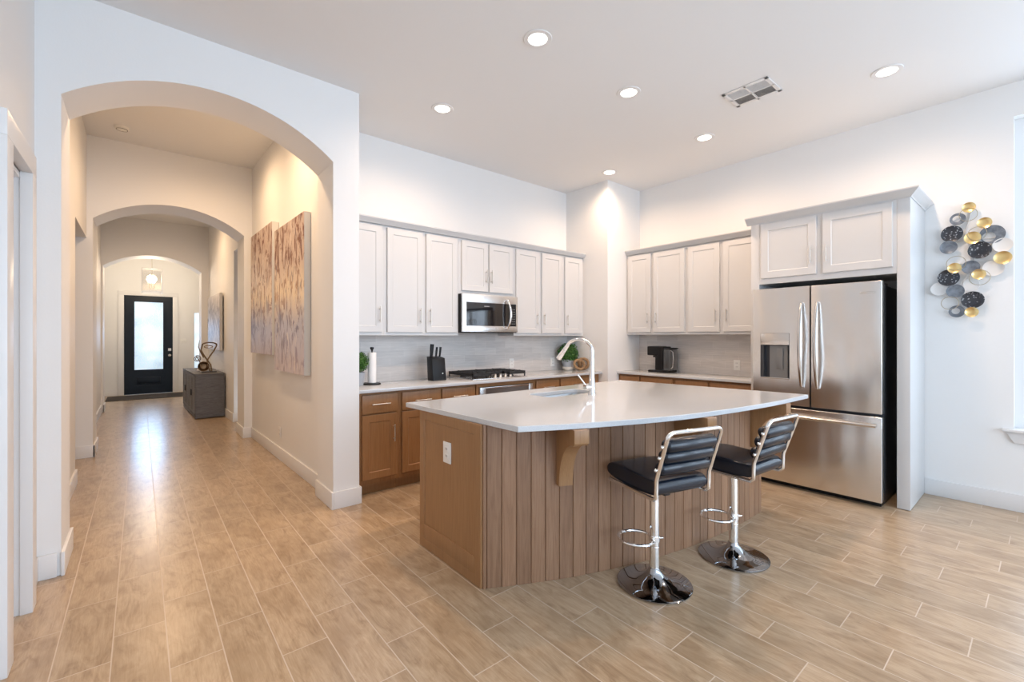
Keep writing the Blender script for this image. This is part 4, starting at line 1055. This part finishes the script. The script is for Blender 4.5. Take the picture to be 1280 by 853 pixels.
# ================================================================== CEILING FITTINGS
def can_light(x, y, z, label, watts, color=WARM, vis=True, spot=True):
    t = thing('recessed_light', label, 'ceiling light', (x, y, z), 'recessed ceiling lights')
    B().lathe([(.062, -.003), (.066, -.007), (.092, -.006), (.096, -.001), (.062, -.001), (.062, -.003)], (x, y, z), 36).obj('trim_ring', 'trim', t)
    B().lathe([(0, -.004), (.0625, -.004), (.0625, -.002), (0, -.002)], (x, y, z), 32).obj('lens', 'lamp', t)
    l = bpy.data.lights.new('can_light', 'SPOT'); l.energy = watts; l.color = color; l.spot_size = math.radians(164); l.spot_blend = .9; l.shadow_soft_size = .06
    o = bpy.data.objects.new('can_light', l); COL.objects.link(o); o.location = (x, y, z - .02)
    return t
for x, y, lab in ((2.035, 2.175, 'round recessed ceiling light nearest the camera, top left of the kitchen ceiling'), (2.02, 3.37, 'round recessed ceiling light closest to the arch wall'),
                  (3.05, 2.18, 'round recessed ceiling light in the middle, above the island'), (4.29, .77, 'round recessed ceiling light right of the ceiling vent'),
                  (4.32, 2.19, 'round recessed ceiling light between the ceiling vent and the wall column'), (4.35, 3.385, 'round recessed ceiling light right in front of the corner wall column')):
    can_light(x, y, CZ, lab, CAN_W * 4)
for x, y, z, lab in ((.55, 4.45, 3.63, 'recessed ceiling light in the hallway just behind the kitchen arch'),):
    can_light(x, y, z, lab, HALL_W * 4, (1, .66, .38))
def hall_lamp(x, y, z, watts, color=(1, .66, .38)):
    l = bpy.data.lights.new('hall_light', 'SPOT'); l.energy = watts; l.color = color; l.spot_size = math.radians(172); l.spot_blend = 1.0; l.shadow_soft_size = .07
    o = bpy.data.objects.new('hall_light', l); COL.objects.link(o); o.location = (x, y, z)
hall_lamp(.55, 5.85, 3.6, HALL_W * 2.8); hall_lamp(.35, 9.2, 3.53, HALL_W * 3.4)
t = thing('smoke_detector', 'small white round smoke detector on the hallway ceiling', 'smoke detector', (-.15, 6.42, 3.63))
B().lathe([(0, -.03), (.045, -.03), (.06, -.02), (.064, -.001), (0, -.001)], (-.15, 6.42, 3.63), 28).obj('housing', 'plate', t)
B().lathe([(.046, -.031), (.05, -.031), (.05, -.028), (.046, -.028), (.046, -.031)], (-.15, 6.42, 3.63), 28).obj('vent_slots', 'slot', t)

# ceiling vent
v0, v1, u0, u1 = 3.665, 3.965, 1.365, 1.715
t = thing('ceiling_vent', 'white rectangular air vent with grey louvres in the ceiling', 'vent', (3.81, 1.54, CZ))
b = B(); z = CZ - .008
b.box(v0, v1, u0, u0 + .03, z, CZ - .0005, .002); b.box(v0, v1, u1 - .03, u1, z, CZ - .0005, .002); b.box(v0, v0 + .03, u0, u1, z, CZ - .0005, .002); b.box(v1 - .03, v1, u0, u1, z, CZ - .0005, .002)
b.box(3.808, 3.822, u0, u1, z, CZ - .0005); b.box(v0, v1, 1.533, 1.547, z, CZ - .0005); b.obj('frame', 'trim', t)
B().box(v0 + .03, v1 - .03, u0 + .03, u1 - .03, CZ - .002, CZ - .0008).obj('backing', 'slot', t)
for qa, qb, ya, yb, tilt in ((3.695, 3.808, 1.395, 1.533, .7), (3.822, 3.935, 1.395, 1.533, -.7), (3.695, 3.808, 1.547, 1.685, .7), (3.822, 3.935, 1.547, 1.685, -.7)):
    b = B(); n = 9
    for i in range(n):
        x = qa + (qb - qa) * (i + .5) / n; d = .0045 * (1 if tilt > 0 else -1)
        b.poly([(x - .004 + d, CZ - .009), (x - .0028 + d, CZ - .009), (x + .0048 - d, CZ - .0022), (x + .0032 - d, CZ - .0022)], ya, yb, 'y')
    b.obj('louvres', 'trim', t)
